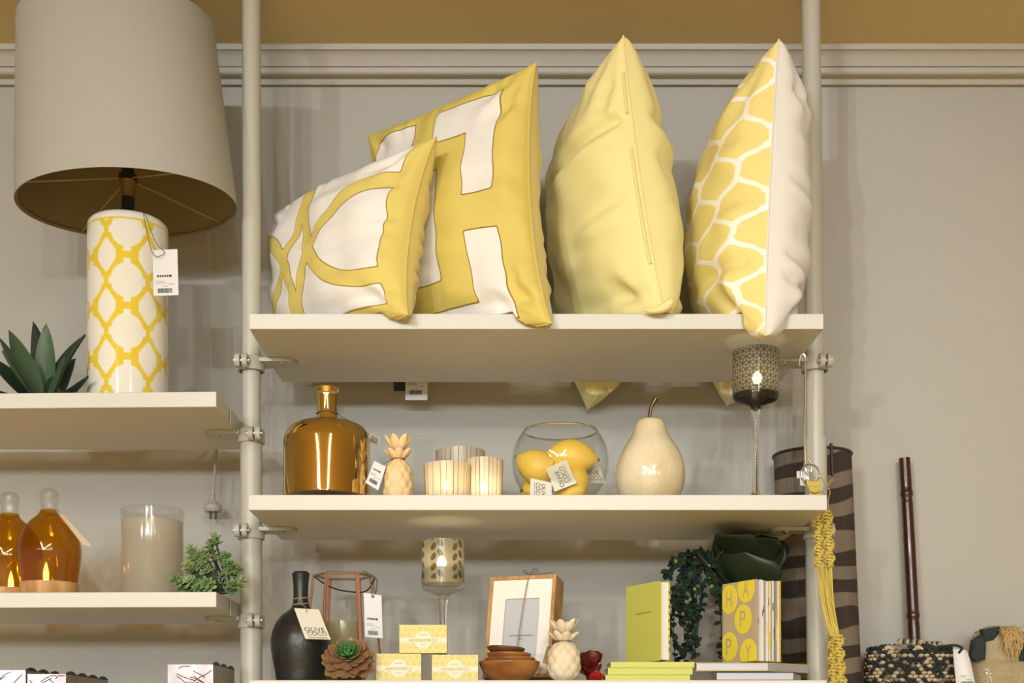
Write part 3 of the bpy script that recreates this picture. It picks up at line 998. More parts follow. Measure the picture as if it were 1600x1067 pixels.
# ------------------------------------------------------------------ gift cartons at the bottom left
M['foil'] = mat('silver_foil_carton', rgb(178, 172, 172), .25, .5, var=(30, .75, rgb(112, 92, 88), (1, 1, .45)))
M['foil_side'] = mat('kraft_foil_side', rgb(150, 134, 118), .4, .2)
M['lid'] = mat('dark_carton_flap', rgb(52, 46, 42), .5)
def carton(x0, x1, d, ytop, label, txt=None, depth=.028):
    zt = Z(ytop, d)
    a, b = X(x0, d), X(x1, d)
    t = thing('gift_carton', label, 'box', ((a + b) / 2, d + depth / 2, L3), 'small foil cartons at the bottom left')
    MB().box(a, b, d + .0006, d + depth, L3 + .0005, zt).build('carton_body', M['foil_side'], t, smooth=False, bevel=.0006)
    MB().box(a, b, d, d + .0006, L3 + .0005, zt).build('printed_face', M['foil'], t, smooth=False)
    arc = [(b - .0016, d + depth * q, zt + .0055 * math.sin(PI * q)) for q in [i / 10 for i in range(11)]]
    MB().poly(arc, (.0022, 0, 0)).build('curved_flap', M['lid'], t, smooth=False)
    br = MB()
    rnd = random.Random(int(x0) + 900 + int(d * 100))
    q = [(a, d, L3), (b, d, L3), (b, d, zt), (a, d, zt)]
    for i in range(9):
        u, v = rnd.uniform(.0, .85), rnd.uniform(.84, .97); sl = rnd.choice((-.03, .03, -.018)); st = rnd.uniform(.06, .16)
        pts = [V((a + (b - a) * min(max(u + k * st, .02), .98), d - .0003, L3 + (zt - L3) * min(.985, v + k * sl + rnd.uniform(-.004, .004)))) for k in range(4)]
        br.tube(pts, .0007, 4)
    br.build('twig_print', mat('twig_brown', rgb(96, 66, 54), .6), t, smooth=False)
    if txt:
        m_ = MB()
        text_on(m_, txt, q, .40, .66, .852, .876, .0005)
        m_.build('lettering', M['greyink'], t, smooth=False)
def carton_row(x0, x1, ytop, n, labels, txt=None):
    """identical cartons one behind the other, in line"""
    d0 = 2.02
    a, b, z = X(x0, d0), X(x1, d0), Z(ytop, d0)
    for j in range(n):
        d = d0 + .055 * j
        carton(CX + a * F / d, CX + b * F / d, d, CY - (z - EYE) * F / d, labels[j], txt if j == 0 else None, .053)
carton_row(-24, 40, 1047, 3, ('foil carton cut off by the left edge at the bottom of the picture', 'foil carton behind the one cut off at the left bottom corner', 'foil carton rearmost of the row at the left bottom corner'))
carton_row(43, 103, 1053, 4, ('foil carton front of its row, second from the left bottom corner', 'foil carton directly behind the front one near the left bottom corner', 'foil carton third in its row, only curved flap and side showing', 'foil carton rearmost of its row of four, only flap and side showing'))
carton_row(262, 333, 1038, 3, ('foil carton with grey lettering standing alone beside the left post', 'foil carton tucked directly behind the lettered carton', 'foil carton rearmost behind the lettered carton, nearest the left post'), 'salus.')
# ------------------------------------------------------------------ middle shelf
M['goldglass'] = mat('mirrored_amber_glass', (.68, .48, .19), .055, 1)
M['carved'] = mat('carved_pale_wood', rgb(232, 200, 150), .6, bump=(60, .15), var=(30, .35, rgb(214, 176, 122)))
M['whitewash'] = mat('whitewashed_carving', rgb(222, 208, 180), .6, bump=(60, .15), var=(34, .4, rgb(200, 182, 148)))
def gold_bottle():
    d = 2.10; c = (X(511, d), d, 0)
    t = thing('glass_bottle', 'big mirrored gold demijohn bottle at the left end of the middle shelf', 'bottle', (c[0], d, S2))
    pr = [(0, 780), (64, 779.5), (67, 777), (67.5, 770), (67.5, 700), (66, 684), (60, 672), (48, 664), (32, 659.5), (20, 657.5), (16.6, 655)]
    body = smooth_prof(pxl(pr, d), 6)
    zb = S2 + .0006
    body = [(r, max(z, zb)) for r, z in body]
    MB().lathe(body, c, 96).build('bottle_body', M['goldglass'], t, angle=80)
    nk = pxl([(16.4, 656), (15.6, 646), (15.6, 632), (16.6, 616), (18.6, 610), (19.2, 607.5), (18.2, 606), (15.5, 606), (14, 612), (13, 650)], d)
    MB().lathe(smooth_prof(nk, 4), c, 64).build('neck', M['goldglass'], t, angle=80)
    R = 16.8 * d / F
    MB().tube([(c[0] + R * math.cos(a), d + R * math.sin(a), Z(646, d) + .001 * math.sin(3 * a)) for a in [2 * PI * i / 40 for i in range(40)]], .0011, 6, closed=True).build('twine_ring', M['thread'], t)
    q = pq((2.14, 2.15, 2.15, 2.14), (575, 689), (591, 697), (594, 686), (580, 676))
    tg = card(t, q, 'swing_tag', M['cream_paper'])
    mb = MB()
    for v in (.2, .4, .6, .8): rect_on(mb, q, .1, .9, v - .06, v + .04)
    mb.build('print_lines', M['ink'], tg, smooth=False)
    MB().tube(cr([at(528, 648, 2.12), at(555, 662, 2.15), at(578, 680, 2.141)], 6), .0005, 5).build('string', M['thread'], tg)
gold_bottle()

def pineapple(cx, d, zb, ytop_body, hw, ybody0, y_lower, y_top, hw_crown, m, label, tagq=None, taglabel=None, seed=1, rows=6.0, cols=9):
    rnd = random.Random(seed)
    c = V((X(cx, d), d, 0)); k = d / F
    t = thing('carved_pineapple', label, 'ornament', (c.x, d, zb))
    z1 = Z(ytop_body, d); H = z1 - zb
    n, mm = 120, 70
    mb = MB()
    vs = []
    prof = []
    for i in range(mm + 1):
        q = i / mm
        w_ = (max(1 - abs(2 * (q * .93 + .035) - 1) ** 3.2, 0)) ** .55 * (1.0 - .10 * q)
        if i == mm: w_ *= .6
        prof.append((w_, zb + .0006 + q * (H - .0006)))
    mx = max(p[0] for p in prof)
    for i, (w_, z) in enumerate(prof):
        q = i / mm
        for j in range(n):
            a = 2 * PI * j / n
            # overlapping scales
            A = a / (2 * PI) * cols; B = q * rows
            best = 0
            for oy in (0, 1):
                row = math.floor((B + oy) / 1)
                u = ((A + .5 * (row % 2)) % 1) - .5
                v = B - row + (1 - oy) * 0 + oy * 0
            row = math.floor(B)
            h = 0
            for rr in (row, row - 1):
                u = ((A + .5 * (rr % 2)) % 1) - .5
                v = B - rr - .7
                e = 1 - math.hypot(u / .52, v / .78)
                h = max(h, e)
            h = max(h, 0) ** .6
            r = hw * k * (w_ / mx) * (.90 + .11 * h)
            vs.append(c + V((r * math.cos(a), r * math.sin(a), z)))
    fs = []
    for i in range(mm):
        for j in range(n):
            j2 = (j + 1) % n
            fs.append((i * n + j, i * n + j2, (i + 1) * n + j2, (i + 1) * n + j))
    fs.append(tuple(range(n))[::-1]); fs.append(tuple(mm * n + j for j in range(n)))
    mb.add(vs, fs)
    mb.build('fruit_body', m, t, angle=180)
    MB().lathe([(hw * .34 * k, z1 - .002), (hw * .34 * k, z1 + (ytop_body - y_lower) * k * .6), (hw * .25 * k, z1 + (ytop_body - y_lower) * k), (0, z1 + (ytop_body - y_lower) * k)], c, 24).build('crown_base', m, t)
    for ring, (yb, yt, hwl, nl, wd) in enumerate(((ytop_body - 1, y_lower - 4, hw_crown, 7, .60), (y_lower - 1, y_top, hw_crown * .95, 6, .66))):
        for j in range(nl):
            a = 2 * PI * (j + .5 * ring) / nl - PI / 2 + .2
            o = V((math.cos(a), math.sin(a), 0))
            b = V((c.x, c.y, Z(yb, d))) + o * hw * .24 * k
            tp = V((c.x, c.y, Z(yt, d) + rnd.uniform(-.001, .001))) + o * hwl * k
            mbl = MB()
            ln = (tp - b).length
            leaf(mbl, b, tp, hw * wd * k * 1.05, -o + V((0, 0, .6)), -.16, .28, 10, 6, .0016, (.35, .55))
            mbl.build('crown_leaf', m, t, angle=60)
    R = hw * .42 * k
    MB().tube([(c.x + R * math.cos(2 * PI * i / 30), d + R * math.sin(2 * PI * i / 30), z1 + .0015) for i in range(30)], .0008, 5, closed=True).build('twine_ring', M['thread'], t)
    if tagq:
        tg = card(t, tagq, 'price_tag', M['paper'] if taglabel is None else taglabel)
        if taglabel is None: price_marks(tg, tagq, seed, True, .05, 1.5)
        MB().tube(cr([V((c.x - R * .6, d - R * .7, z1 + .001)), (V(tagq[2]) + V(tagq[3])) / 2 - V((0, .0, .003))], 4), .0005, 5).build('string', M['thread'], tg)
pineapple(622, 2.10, S2, 719, 24.5, 774, 706, 680, 21, M['carved'], 'pale carved wooden pineapple between the gold bottle and the candle glasses',
          pq((2.075, 2.08, 2.08, 2.075), (571, 754), (591, 766), (603, 729), (585, 720)), None, 11)

# candle glasses
M['ribbed'] = thin_glass('striped_frosted_glass', (.95, .92, .86), 1.35, .25, .72, (.84, .79, .68), .6)
M['stripe'] = mat('brown_stripe', rgb(150, 112, 58), .5)
M['led'] = mat('warm_led', (1, .9, .7), .4, emit=(1, .82, .5), es=22)
def tumbler(cx, d, hw, ytop, label, lit):
    k = d / F; R = hw * k; c = (X(cx, d), d, 0)
    t = thing('candle_glass', label, 'candle holder', (c[0], d, S2), 'striped frosted candle glasses')
    zt = Z(ytop, d)
    MB().lathe(shell([(0, S2 + .0006), (R * .90, S2 + .0006), (R * .93, S2 + .003), (R, zt)], .0022), c, 48).build('glass', M['ribbed'], t)
    rnd = random.Random(int(cx))
    mb = MB()
    a = 0
    while a < 2 * PI:
        dx, dy = math.cos(a), math.sin(a)
        b = .0005
        mb.tube([(c[0] + (R * .93 + b) * dx, d + (R * .93 + b) * dy, S2 + .004), (c[0] + (R + b) * dx, d + (R + b) * dy, zt - .0008)], rnd.choice((.0003, .0004, .0006)), 5)
        a += rnd.uniform(.15, .38)
    mb.build('stripes', M['stripe'], t)
    MB().lathe([(0, S2 + .0032), (R * .6, S2 + .0032), (R * .6, S2 + .012), (0, S2 + .013)], c, 24).build('tea_light', M['paper'], t)
    MB().lathe([(0, -.008), (.004, -.006), (.0048, 0), (.0028, .006), (0, .010)], (c[0] - .001, d - R * .35, S2 + .023), 16).build('flame', M['led'] if lit else M['paper'], t)
    if lit: glow(t, (c[0] - .001, d - R * .35, S2 + .030), .075)
tumbler(699, 2.05, 36.5, 727, 'striped frosted candle glass, lit, left one in front beside the pineapple', True)
tumbler(757, 2.07, 28.5, 719, 'striped frosted candle glass, lit, right one in front beside the glass bowl', True)
tumbler(719, 2.20, 38, 705, 'taller striped frosted candle glass standing behind the two lit ones', False)

# glass bowl of lemons
M['lemon_skin'] = mat('lemon_skin', rgb(246, 206, 92), .42, bump=(220, .25), var=(18, .3, rgb(240, 194, 74)))
M['olive_ink'] = mat('label_ink', rgb(62, 60, 52), .7)
def bowl():
    d = 2.13; k = d / F; c = (X(875.5, d), d, 0)
    t = thing('glass_bowl', 'round clear glass fishbowl holding four lemons', 'bowl', (c[0], d, S2))
    R = 76 * k
    zc = Z(722, d)
    pr = []
    z0 = S2 + .0006
    for i in range(41):
        a = -PI / 2 + i / 40 * (PI / 2 + math.asin((Z(674, d) - zc) / (R * .98)))
        r, z = R * math.cos(a), zc + R * .98 * math.sin(a)
        pr.append((r if z > z0 else min(r, math.sqrt(max(R * R - ((zc - z0) / .98) ** 2, 0))) * (i / 12 if i < 12 else 1), max(z, z0)))
    pr[0] = (0, z0)
    MB().lathe(shell(pr, .0022), c, 72).build('bowl_wall', M['clear'], t, angle=60)
    rr = pr[-1]
    MB().tube([(c[0] + (rr[0] - .001) * math.cos(2 * PI * i / 72), d + (rr[0] - .001) * math.sin(2 * PI * i / 72), rr[1]) for i in range(72)], .0015, 8, closed=True).build('rim', M['clear_thick'], t)
bowl()
def olive_tag(parent, quad, m=None, flip=0, r1=(.08, .92, .42, .58), r2=(.12, .92, .24, .40)):
    tg = card(parent, quad, 'brand_tag', m or M['cream_paper'])
    mb = MB()
    text_on(mb, 'OLIVE', quad, *r1); text_on(mb, 'COCO', quad, *r2)
    mb.build('lettering', M['olive_ink'], tg, smooth=False)
    mb = MB()
    u = .14
    rnd = random.Random(3)
    while u < .88:
        wd = rnd.uniform(.02, .07)
        rect_on(mb, quad, u, min(u + wd, .9), r2[2] - .075, r2[2] - .055)
        u += wd + .015
    mb.build('small_print', M['olive_ink'], tg, smooth=False)
    return tg
def lemon(c, ax, L, r, label, seed=0):
    ax = V(ax).normalized()
    e1 = ax.orthogonal().normalized(); e2 = ax.cross(e1)
    R = Matrix((e1, e2, ax)).transposed()
    prof = [(0, -1.0), (.10, -.985), (.16, -.95), (.32, -.88), (.62, -.68), (.88, -.38), (1, 0), (.90, .38), (.66, .68), (.36, .88), (.20, .96), (.13, 1.04), (.06, 1.08), (0, 1.085)]
    mb = MB()
    mb.lathe(smooth_prof([(a * r, b * L / 2) for a, b in prof], 4), (0, 0, 0), 36)
    mb.v = [R @ p + V(c) for p in mb.v]
    t = thing('lemon', label, 'lemon', c, 'lemons in the glass bowl')
    mb.build('fruit', M['lemon_skin'], t, angle=180)
    nb = MB().ball(V(c) - ax * L / 2, .0028, 10, 8)
    nb.build('stem_scar', M['thread'], t)
    return t
lemA = lemon(at(841, 731, 2.115), (.85, -.1, -.45), .083, .0285, 'lemon at the left of the glass bowl, leaning on its wall')
lemB = lemon(at(894, 714, 2.115), (-1, .05, .12), .086, .0288, 'uppermost lemon in the glass bowl, stem end at its right')
lemC = lemon(at(893, 757, 2.10), (.6, .2, .8), .070, .0275, 'lemon low in the bowl behind the middle paper tag')
lemD = lemon(at(838, 767, 2.155), (.7, .6, .1), .066, .0255, 'lemon at the bottom left of the bowl, mostly hidden')
# paper tags on the lemons: bl, br, tr, tl as their own words read
def lemon_tag(lem, quad, r1, r2, hook):
    tg = olive_tag(lem, quad, None, 0, r1, r2)
    MB().tube(cr([hook, (V(quad[2]) + V(quad[3])) / 2 + V((0, -.0015, 0))], 4), .0005, 5).build('string', M['thread'], tg)
lemon_tag(lemB, [at(901, 755, 2.066), at(885, 718, 2.066), at(853, 732, 2.066), at(867, 768, 2.066)], (.06, .74, .52, .70), (.16, .84, .26, .46), at(866, 720, 2.085))
lemon_tag(lemD, [at(829, 747, 2.068), at(828, 784, 2.068), at(863, 784, 2.068), at(862, 754, 2.068)], (.14, .84, .52, .70), (.14, .84, .26, .46), at(853, 758, 2.085))
lemon_tag(lemC, [at(911, 754, 2.145), at(946, 755, 2.140), at(937, 728, 2.140), at(902, 730, 2.145)], (.08, .86, .50, .76), (.22, .92, .18, .44), at(906, 745, 2.128))

# ceramic pear
M['crackle'] = mat('crackled_cream_glaze', rgb(222, 208, 176), .16, coat=.5)
def crackle():
    m = M['crackle']; N, L = nt(m); b = N['Principled BSDF']
    tc = N.new('ShaderNodeTexCoord')
    no = N.new('ShaderNodeTexNoise'); no.inputs['Scale'].default_value = 30
    L.new(tc.outputs['Object'], no.inputs['Vector'])
    ad = N.new('ShaderNodeMix'); ad.data_type = 'RGBA'; ad.inputs['Factor'].default_value = .02
    L.new(tc.outputs['Object'], ad.inputs['A']); L.new(no.outputs['Color'], ad.inputs['B'])
    vo = N.new('ShaderNodeTexVoronoi'); vo.feature = 'DISTANCE_TO_EDGE'; vo.inputs['Scale'].default_value = 100
    L.new(ad.outputs['Result'], vo.inputs['Vector'])
    r = N.new('ShaderNodeMapRange'); r.inputs['From Max'].default_value = .035
    r.inputs['To Min'].default_value = .2; r.inputs['To Max'].default_value = 0
    L.new(vo.outputs['Distance'], r.inputs['Value'])
    n2 = N.new('ShaderNodeTexNoise'); n2.inputs['Scale'].default_value = 14
    L.new(tc.outputs['Object'], n2.inputs['Vector'])
    r2 = N.new('ShaderNodeMapRange'); r2.inputs['From Min'].default_value = .35; r2.inputs['From Max'].default_value = .65
    L.new(n2.outputs['Fac'], r2.inputs['Value'])
    c0 = N.new('ShaderNodeMix'); c0.data_type = 'RGBA'
    c0.inputs['A'].default_value = (*rgb(224, 211, 182), 1); c0.inputs['B'].default_value = (*rgb(206, 184, 140), 1)
    L.new(r2.outputs['Result'], c0.inputs['Factor'])
    c1 = N.new('ShaderNodeMix'); c1.data_type = 'RGBA'; c1.inputs['B'].default_value = (*rgb(120, 94, 58), 1)
    L.new(c0.outputs['Result'], c1.inputs['A']); L.new(r.outputs['Result'], c1.inputs['Factor'])
    L.new(c1.outputs['Result'], b.inputs['Base Color'])
crackle()
M['bronze'] = mat('dark_bronze', rgb(84, 66, 36), .3, .8)
def pear():
    d = 2.11; k = d / F; c = V((X(1016, d), d, 0))
    t = thing('ceramic_pear', 'cream crackle glazed ceramic pear with bronze stem beside the glass bowl', 'ornament', (c.x, d, S2))
    pr = [(0, 788), (36, 786), (46, 778), (52, 764), (54.5, 746), (53.5, 730), (49, 714), (42, 700), (34, 688), (28, 678), (24.5, 668), (21.5, 660), (17, 656), (9, 655.5), (0, 657)]
    MB().lathe([(r, max(z, S2 + .0006)) for r, z in smooth_prof(pxl(pr, d), 5)], c, 72).build('pear_body', M['crackle'], t, angle=180)
    pts = cr([at(1015, 660, d), at(1015, 648, d), at(1018, 635, d), at(1025, 622, d)], 5)
    MB().tube(pts, [.0028] * (len(pts) - 3) + [.0032, .0036, .0040], 10).build('stem', M['bronze'], t)
    for a in (200, 270, 340, 60, 120):
        an = math.radians(a); o = V((math.cos(an), math.sin(an), 0))
        b = c + o * .004 + V((0, 0, Z(655, d) + .0005)); e = c + o * (21 * k) + V((0, 0, Z(663, d)))
        mb = MB(); leaf(mb, b, e, .014, V((0, 0, 1)) + o * .8, .22, -.15, 8, 6, .0012, (.4, .6))
        mb.build('sepal', M['bronze'], t, angle=60)
pear()

# tall goblets
M['smoke'] = thin_glass('smoked_glass', (.30, .28, .26), 1.45, .06, .35, (.10, .09, .08), .6)
def pattern_glass(name, a, b, w=.0004):
    """two thin translucent layers parted by the attribute sd: a where negative, b where positive. (transparent tint, scatter colour, scatter share)"""
    m = bpy.data.materials.new(name); m.use_nodes = True
    N, L = nt(m); N.remove(N['Principled BSDF']); out = N['Material Output']
    at_ = N.new('ShaderNodeAttribute'); at_.attribute_name = 'sd'
    r = N.new('ShaderNodeMapRange'); r.inputs['From Min'].default_value = -w; r.inputs['From Max'].default_value = w
    L.new(at_.outputs['Fac'], r.inputs['Value'])
    def lay(tint, sc, k):
        tr = N.new('ShaderNodeBsdfTransparent'); tr.inputs['Color'].default_value = (*tint, 1)
        df = N.new('ShaderNodeBsdfDiffuse'); df.inputs['Color'].default_value = (*sc, 1)
        tl = N.new('ShaderNodeBsdfTranslucent'); tl.inputs['Color'].default_value = (*sc, 1)
        m1 = N.new('ShaderNodeMixShader'); m1.inputs[0].default_value = .6
        L.new(df.outputs[0], m1.inputs[1]); L.new(tl.outputs[0], m1.inputs[2])
        m2 = N.new('ShaderNodeMixShader'); m2.inputs[0].default_value = k
        L.new(tr.outputs[0], m2.inputs[1]); L.new(m1.outputs[0], m2.inputs[2])
        return m2.outputs[0]
    mx = N.new('ShaderNodeMixShader')
    L.new(r.outputs['Result'], mx.inputs[0]); L.new(lay(*a), mx.inputs[1]); L.new(lay(*b), mx.inputs[2])
    gl = N.new('ShaderNodeBsdfGlossy'); gl.inputs['Roughness'].default_value = .15
    fr = schlick(N, L, .025)
    m3 = N.new('ShaderNodeMixShader')
    L.new(fr, m3.inputs[0]); L.new(mx.outputs[0], m3.inputs[1]); L.new(gl.outputs[0], m3.inputs[2])
    L.new(m3.outputs[0], out.inputs['Surface'])
    return m
def sd_blocks(x, y, s):
    """leaf cells of a tumbling-block tiling; hexagons of side s"""
    w_, h_ = math.sqrt(3) * s, 1.5 * s
    best = None
    r0 = round(y / h_)
    for r in (r0 - 1, r0, r0 + 1):
        off = .5 * w_ if r % 2 else 0
        q = round((x - off) / w_)
        cx_, cy_ = q * w_ + off, r * h_
        dd = (x - cx_) ** 2 + (y - cy_) ** 2
        if best is None or dd < best[0]: best = (dd, cx_, cy_)
    rx, ry = x - best[1], y - best[2]
    m_ = -1
    for k in range(3):
        a0, a1 = math.radians(30 + 120 * k), math.radians(150 + 120 * k)
        e0 = (math.cos(a0) * s, math.sin(a0) * s); e1 = (math.cos(a1) * s, math.sin(a1) * s)
        det = e0[0] * e1[1] - e0[1] * e1[0]
        a = (rx * e1[1] - ry * e1[0]) / det; b = (e0[0] * ry - e0[1] * rx) / det
        if a >= -1e-6 and b >= -1e-6:
            m_ = min(a, b, 1 - a, 1 - b) * s * .866
    return s * .115 - m_
def goblet(cx, d, hw, y_top, y_b0, y_neck, label, zb, sdf, m_cup, m_foot, lit, smoke_bottom, watts, fp, wax=None, grid=(220, 90), stem_hw=6, cat='candle holder'):
    k = d / F; R = hw * k; c = V((X(cx, d), d, 0))
    t = thing('candle_goblet', label, cat, (c.x, d, zb))
    zt, z0, zn = Z(y_top, d), Z(y_b0, d), Z(y_neck, d)
    n, mm = grid
    mb = MB()
    prof = [(R, z0 + (zt - z0) * i / mm) for i in range(mm + 1)]
    mb.lathe(prof, c, n)
    at_ = []
    for p in mb.v:
        a = math.atan2(p.y - c.y, p.x - c.x)
        at_.append(sdf((a + PI / 2) * R, p.z - z0, R, zt - z0))
    mb.attr['sd'] = at_
    mb.build('cup', m_cup, t, angle=180)
    MB().lathe(shell([(R - .0006, z0), (R - .0006, zt - .0006)], .0012), c, 64).build('cup_lining', M['clear'], t)
    MB().tube([(c.x + (R - .0007) * math.cos(2 * PI * i / 64), c.y + (R - .0007) * math.sin(2 * PI * i / 64), zt) for i in range(64)], .0009, 6, closed=True).build('rim', m_foot, t)
    low = smooth_prof([(R, z0), (R * .985, z0 - (z0 - zn) * .22), (R * .85, z0 - (z0 - zn) * .42), (R * .55, z0 - (z0 - zn) * .58), (R * .28, z0 - (z0 - zn) * .74), (stem_hw * 1.25 * k, zn)], 5)
    MB().lathe(shell(low, .0018), c, 56).build('cup_bottom', smoke_bottom, t, angle=180)
    r0 = stem_hw * k
    st = smooth_prof([(r0 * 1.25, zn + .0005), (r0 * .95, zn - .012), (r0 * .8, zn - .035), (r0 * .85, zb + .05), (r0 * .95, zb + .025), (r0 * 1.6, zb + .010), (R * .75, zb + .005), (R * .8, zb + .0008), (0, zb + .0006)], 5)
    MB().lathe([(0, zn + .0005)] + st, c, 32).build('stem_and_foot', m_foot, t, angle=180)
    if wax:
        MB().lathe([(0, z0 + .001), (R * .90, z0 + .001), (R * .90, Z(wax, d)), (R * .2, Z(wax, d) - .001), (0, Z(wax, d) - .001)], c, 40).build('candle', M['wax'], t)
    f0 = at(*fp, d - R * .25)
    MB().lathe([(0, -.008), (.0058, -.006), (.0080, .000), (.0062, .006), (.0025, .011), (0, .013)], f0, 16).build('flame', M['led'], t)
    MB().tube([(f0.x, f0.y, z0 - (z0 - zn) * .2 if not wax else Z(wax, d) - .001), (f0.x, f0.y, f0.z - .005)], .0012, 8).build('wick', M['thread'], t)
    glow(t, f0 + V((0, .0, .005)), watts, .005, (1, .80, .42))
M['wax'] = mat('white_wax', rgb(232, 222, 204), .5)
M['blocks'] = pattern_glass('block_pattern_glass', ((.62, .58, .44), (.50, .45, .32), .5), ((.17, .16, .14), (.11, .10, .085), .70))
M['leafy'] = pattern_glass('leaf_pattern_glass', ((.42, .38, .28), (.20, .17, .10), .45), ((.78, .73, .60), (.54, .49, .37), .56))
M['smoke_solid'] = thin_glass('smoked_cup_bottom', (.34, .31, .29), 1.5, .05, .25, (.08, .07, .06), .5)
goblet(1181, 2.055, 36, 549, 617, 640, 'tall grey candle goblet with block pattern, lit, touching under the top shelf', S2,
       lambda x, y, R, H: sd_blocks(x, y, .0066), M['blocks'], M['clear_thick'], True, M['smoke_solid'], .42, (1183, 592))
def sd_leaves(x, y, R, H):
    px, py = .0185, .0165
    d = 9
    for ph, ox in ((32, 0), (-32, .5)):
        for sh in (0,):
            xx = ((x / (px * 2) + ox * .62 + .08) + .5) % 1 - .5
            yy = ((y / py + .15 + .35 * (ox > 0)) + .5) % 1 - .5
            X_, Y_ = xx * px * 2, yy * py
            a = math.radians(ph)
            u = X_ * math.cos(a) + Y_ * math.sin(a); v = -X_ * math.sin(a) + Y_ * math.cos(a)
            e = math.hypot(u / .0042, v / .0068) - 1
            d = min(d, e * .0045)
    if y < .006: d = max(d, .002)
    return d
goblet(692, 2.10, 33.5, 846, 913, 937, 'clear stemmed candle goblet with leaf pattern, lit, behind the soap boxes', S3,
       sd_leaves, M['leafy'], M['clear_thick'], True, M['clear'], .13, (690, 880), 888, stem_hw=7)
# ------------------------------------------------------------------ lowest shelf, left to right
M['black_clay'] = mat('black_glaze', (.012, .012, .013), .34, bump=(90, .35), var=(30, .5, (.03, .026, .02)))
def black_bottle():
    d = 2.07; c = (X(470, d), d, 0)
    t = thing('ceramic_bottle', 'black ceramic bottle vase with slim neck and cream paper tag', 'vase', (c[0], d, S3))
    pr = [(0, 1072), (36, 1071), (38, 1066), (40, 1050), (44, 1030), (46.5, 1010), (45.5, 993), (40, 976), (31, 963), (21, 955), (14.5, 949), (12.2, 940), (11.6, 928), (12, 912), (13.5, 899), (14, 896.5), (12.5, 895.5), (10, 897), (9, 940)]
    MB().lathe([(r, max(z, S3 + .0006)) for r, z in smooth_prof(pxl(pr, d), 5)], c, 72).build('bottle_body', M['black_clay'], t, angle=70)
    for y_, w in ((935, 12.6), (944, 13.4)):
        R = w * d / F
        MB().tube([(c[0] + R * math.cos(2 * PI * i / 32), d + R * math.sin(2 * PI * i / 32), Z(y_, d) + .0015 * math.sin(2 * PI * i / 32 + 1)) for i in range(32)], .0009, 6, closed=True).build('twine_ring', M['twine'], t)
    q = pq((2.015, 2.015, 2.04, 2.04), (477, 998), (517, 999), (498, 952), (459.5, 950))
    tg = olive_tag(t, q, None, 0, (.10, .90, .245, .375), (.16, .92, .11, .235))
    MB().tube(cr([at(470, 944, d - .014), at(477, 948, 2.04), at(479, 957, 2.035)], 5), .0007, 5).build('string', M['twine'], tg)
black_bottle()

M['copper'] = mat('copper_rod', rgb(198, 152, 126), .3, .85)
M['frost2'] = thin_glass('pale_frosted_glass', (.95, .94, .86), 1.35, .15, .45, (.66, .60, .38), .6)
def lantern():
    d = 2.19; k = d / F; c = V((X(536, d), d, 0))
    t = thing('wire_lantern', 'copper wire hexagon lantern holding a frosted candle glass, behind black bottle', 'lantern', (c.x, d, S3))
    R, Rb = 46 * k, 62 * k
    zt = Z(900, d)
    hexp = lambda r, z, i: V((c.x + r * math.cos(math.radians(60 * i + 5)), d + r * math.sin(math.radians(60 * i + 5)), z))
    for i in range(6):
        MB().tube([hexp(R, zt, i), hexp(R, zt, i + 1)], .0022, 8).build('top_rod', M['copper'], t)
        MB().tube([hexp(Rb, S3 + .0025, i), hexp(Rb, S3 + .0025, i + 1)], .0019, 8).build('bottom_rod', M['copper'], t)
        mb = MB()
        tg_ = (hexp(1, 0, i) - hexp(0, 0, i)).cross(V((0, 0, 1))) * .0024
        for q in (-1, 1):
            mb.tube([hexp(R, zt, i) + tg_ * q, hexp(Rb, S3 + .003, i) + tg_ * q], .0019, 8)
        mb.build('leg', M['copper'], t)
    MB().lathe(shell([(0, S3 + .0006), (31 * k, S3 + .0006), (32 * k, S3 + .003), (32 * k, Z(972, d))], .002), c, 48).build('candle_glass', M['frost2'], t)
    MB().lathe([(0, S3 + .0035), (24 * k, S3 + .0035), (24 * k, S3 + .03), (0, S3 + .03)], c, 32).build('candle', M['wax'], t)
    MB().tube(cr([hexp(R, zt - .001, 3), hexp(R * .9, zt - .016, 4) + V((0, 0, -.006)), hexp(R * .8, zt - .03, 4.6), hexp(R * .9, zt - .028, 5.5), hexp(R, zt - .002, 6) + V((.004, 0, 0))], 8), .0013, 6).build('handle', M['bronze'], t)
    q = pq((2.12, 2.118, 2.118, 2.12), (570.5, 995), (598, 997), (596, 930), (568, 926))
    tg = card(t, q, 'price_tag'); price_marks(tg, q, 9)
    MB().tube(cr([at(578, 897, 2.15), at(588, 905, 2.13), at(588, 922, 2.125), at(582, 933, 2.117), at(580, 915, 2.13), at(575, 896, 2.15), at(566, 893, 2.15)], 6), .0011, 6).build('string', M['thread'], tg)
lantern()

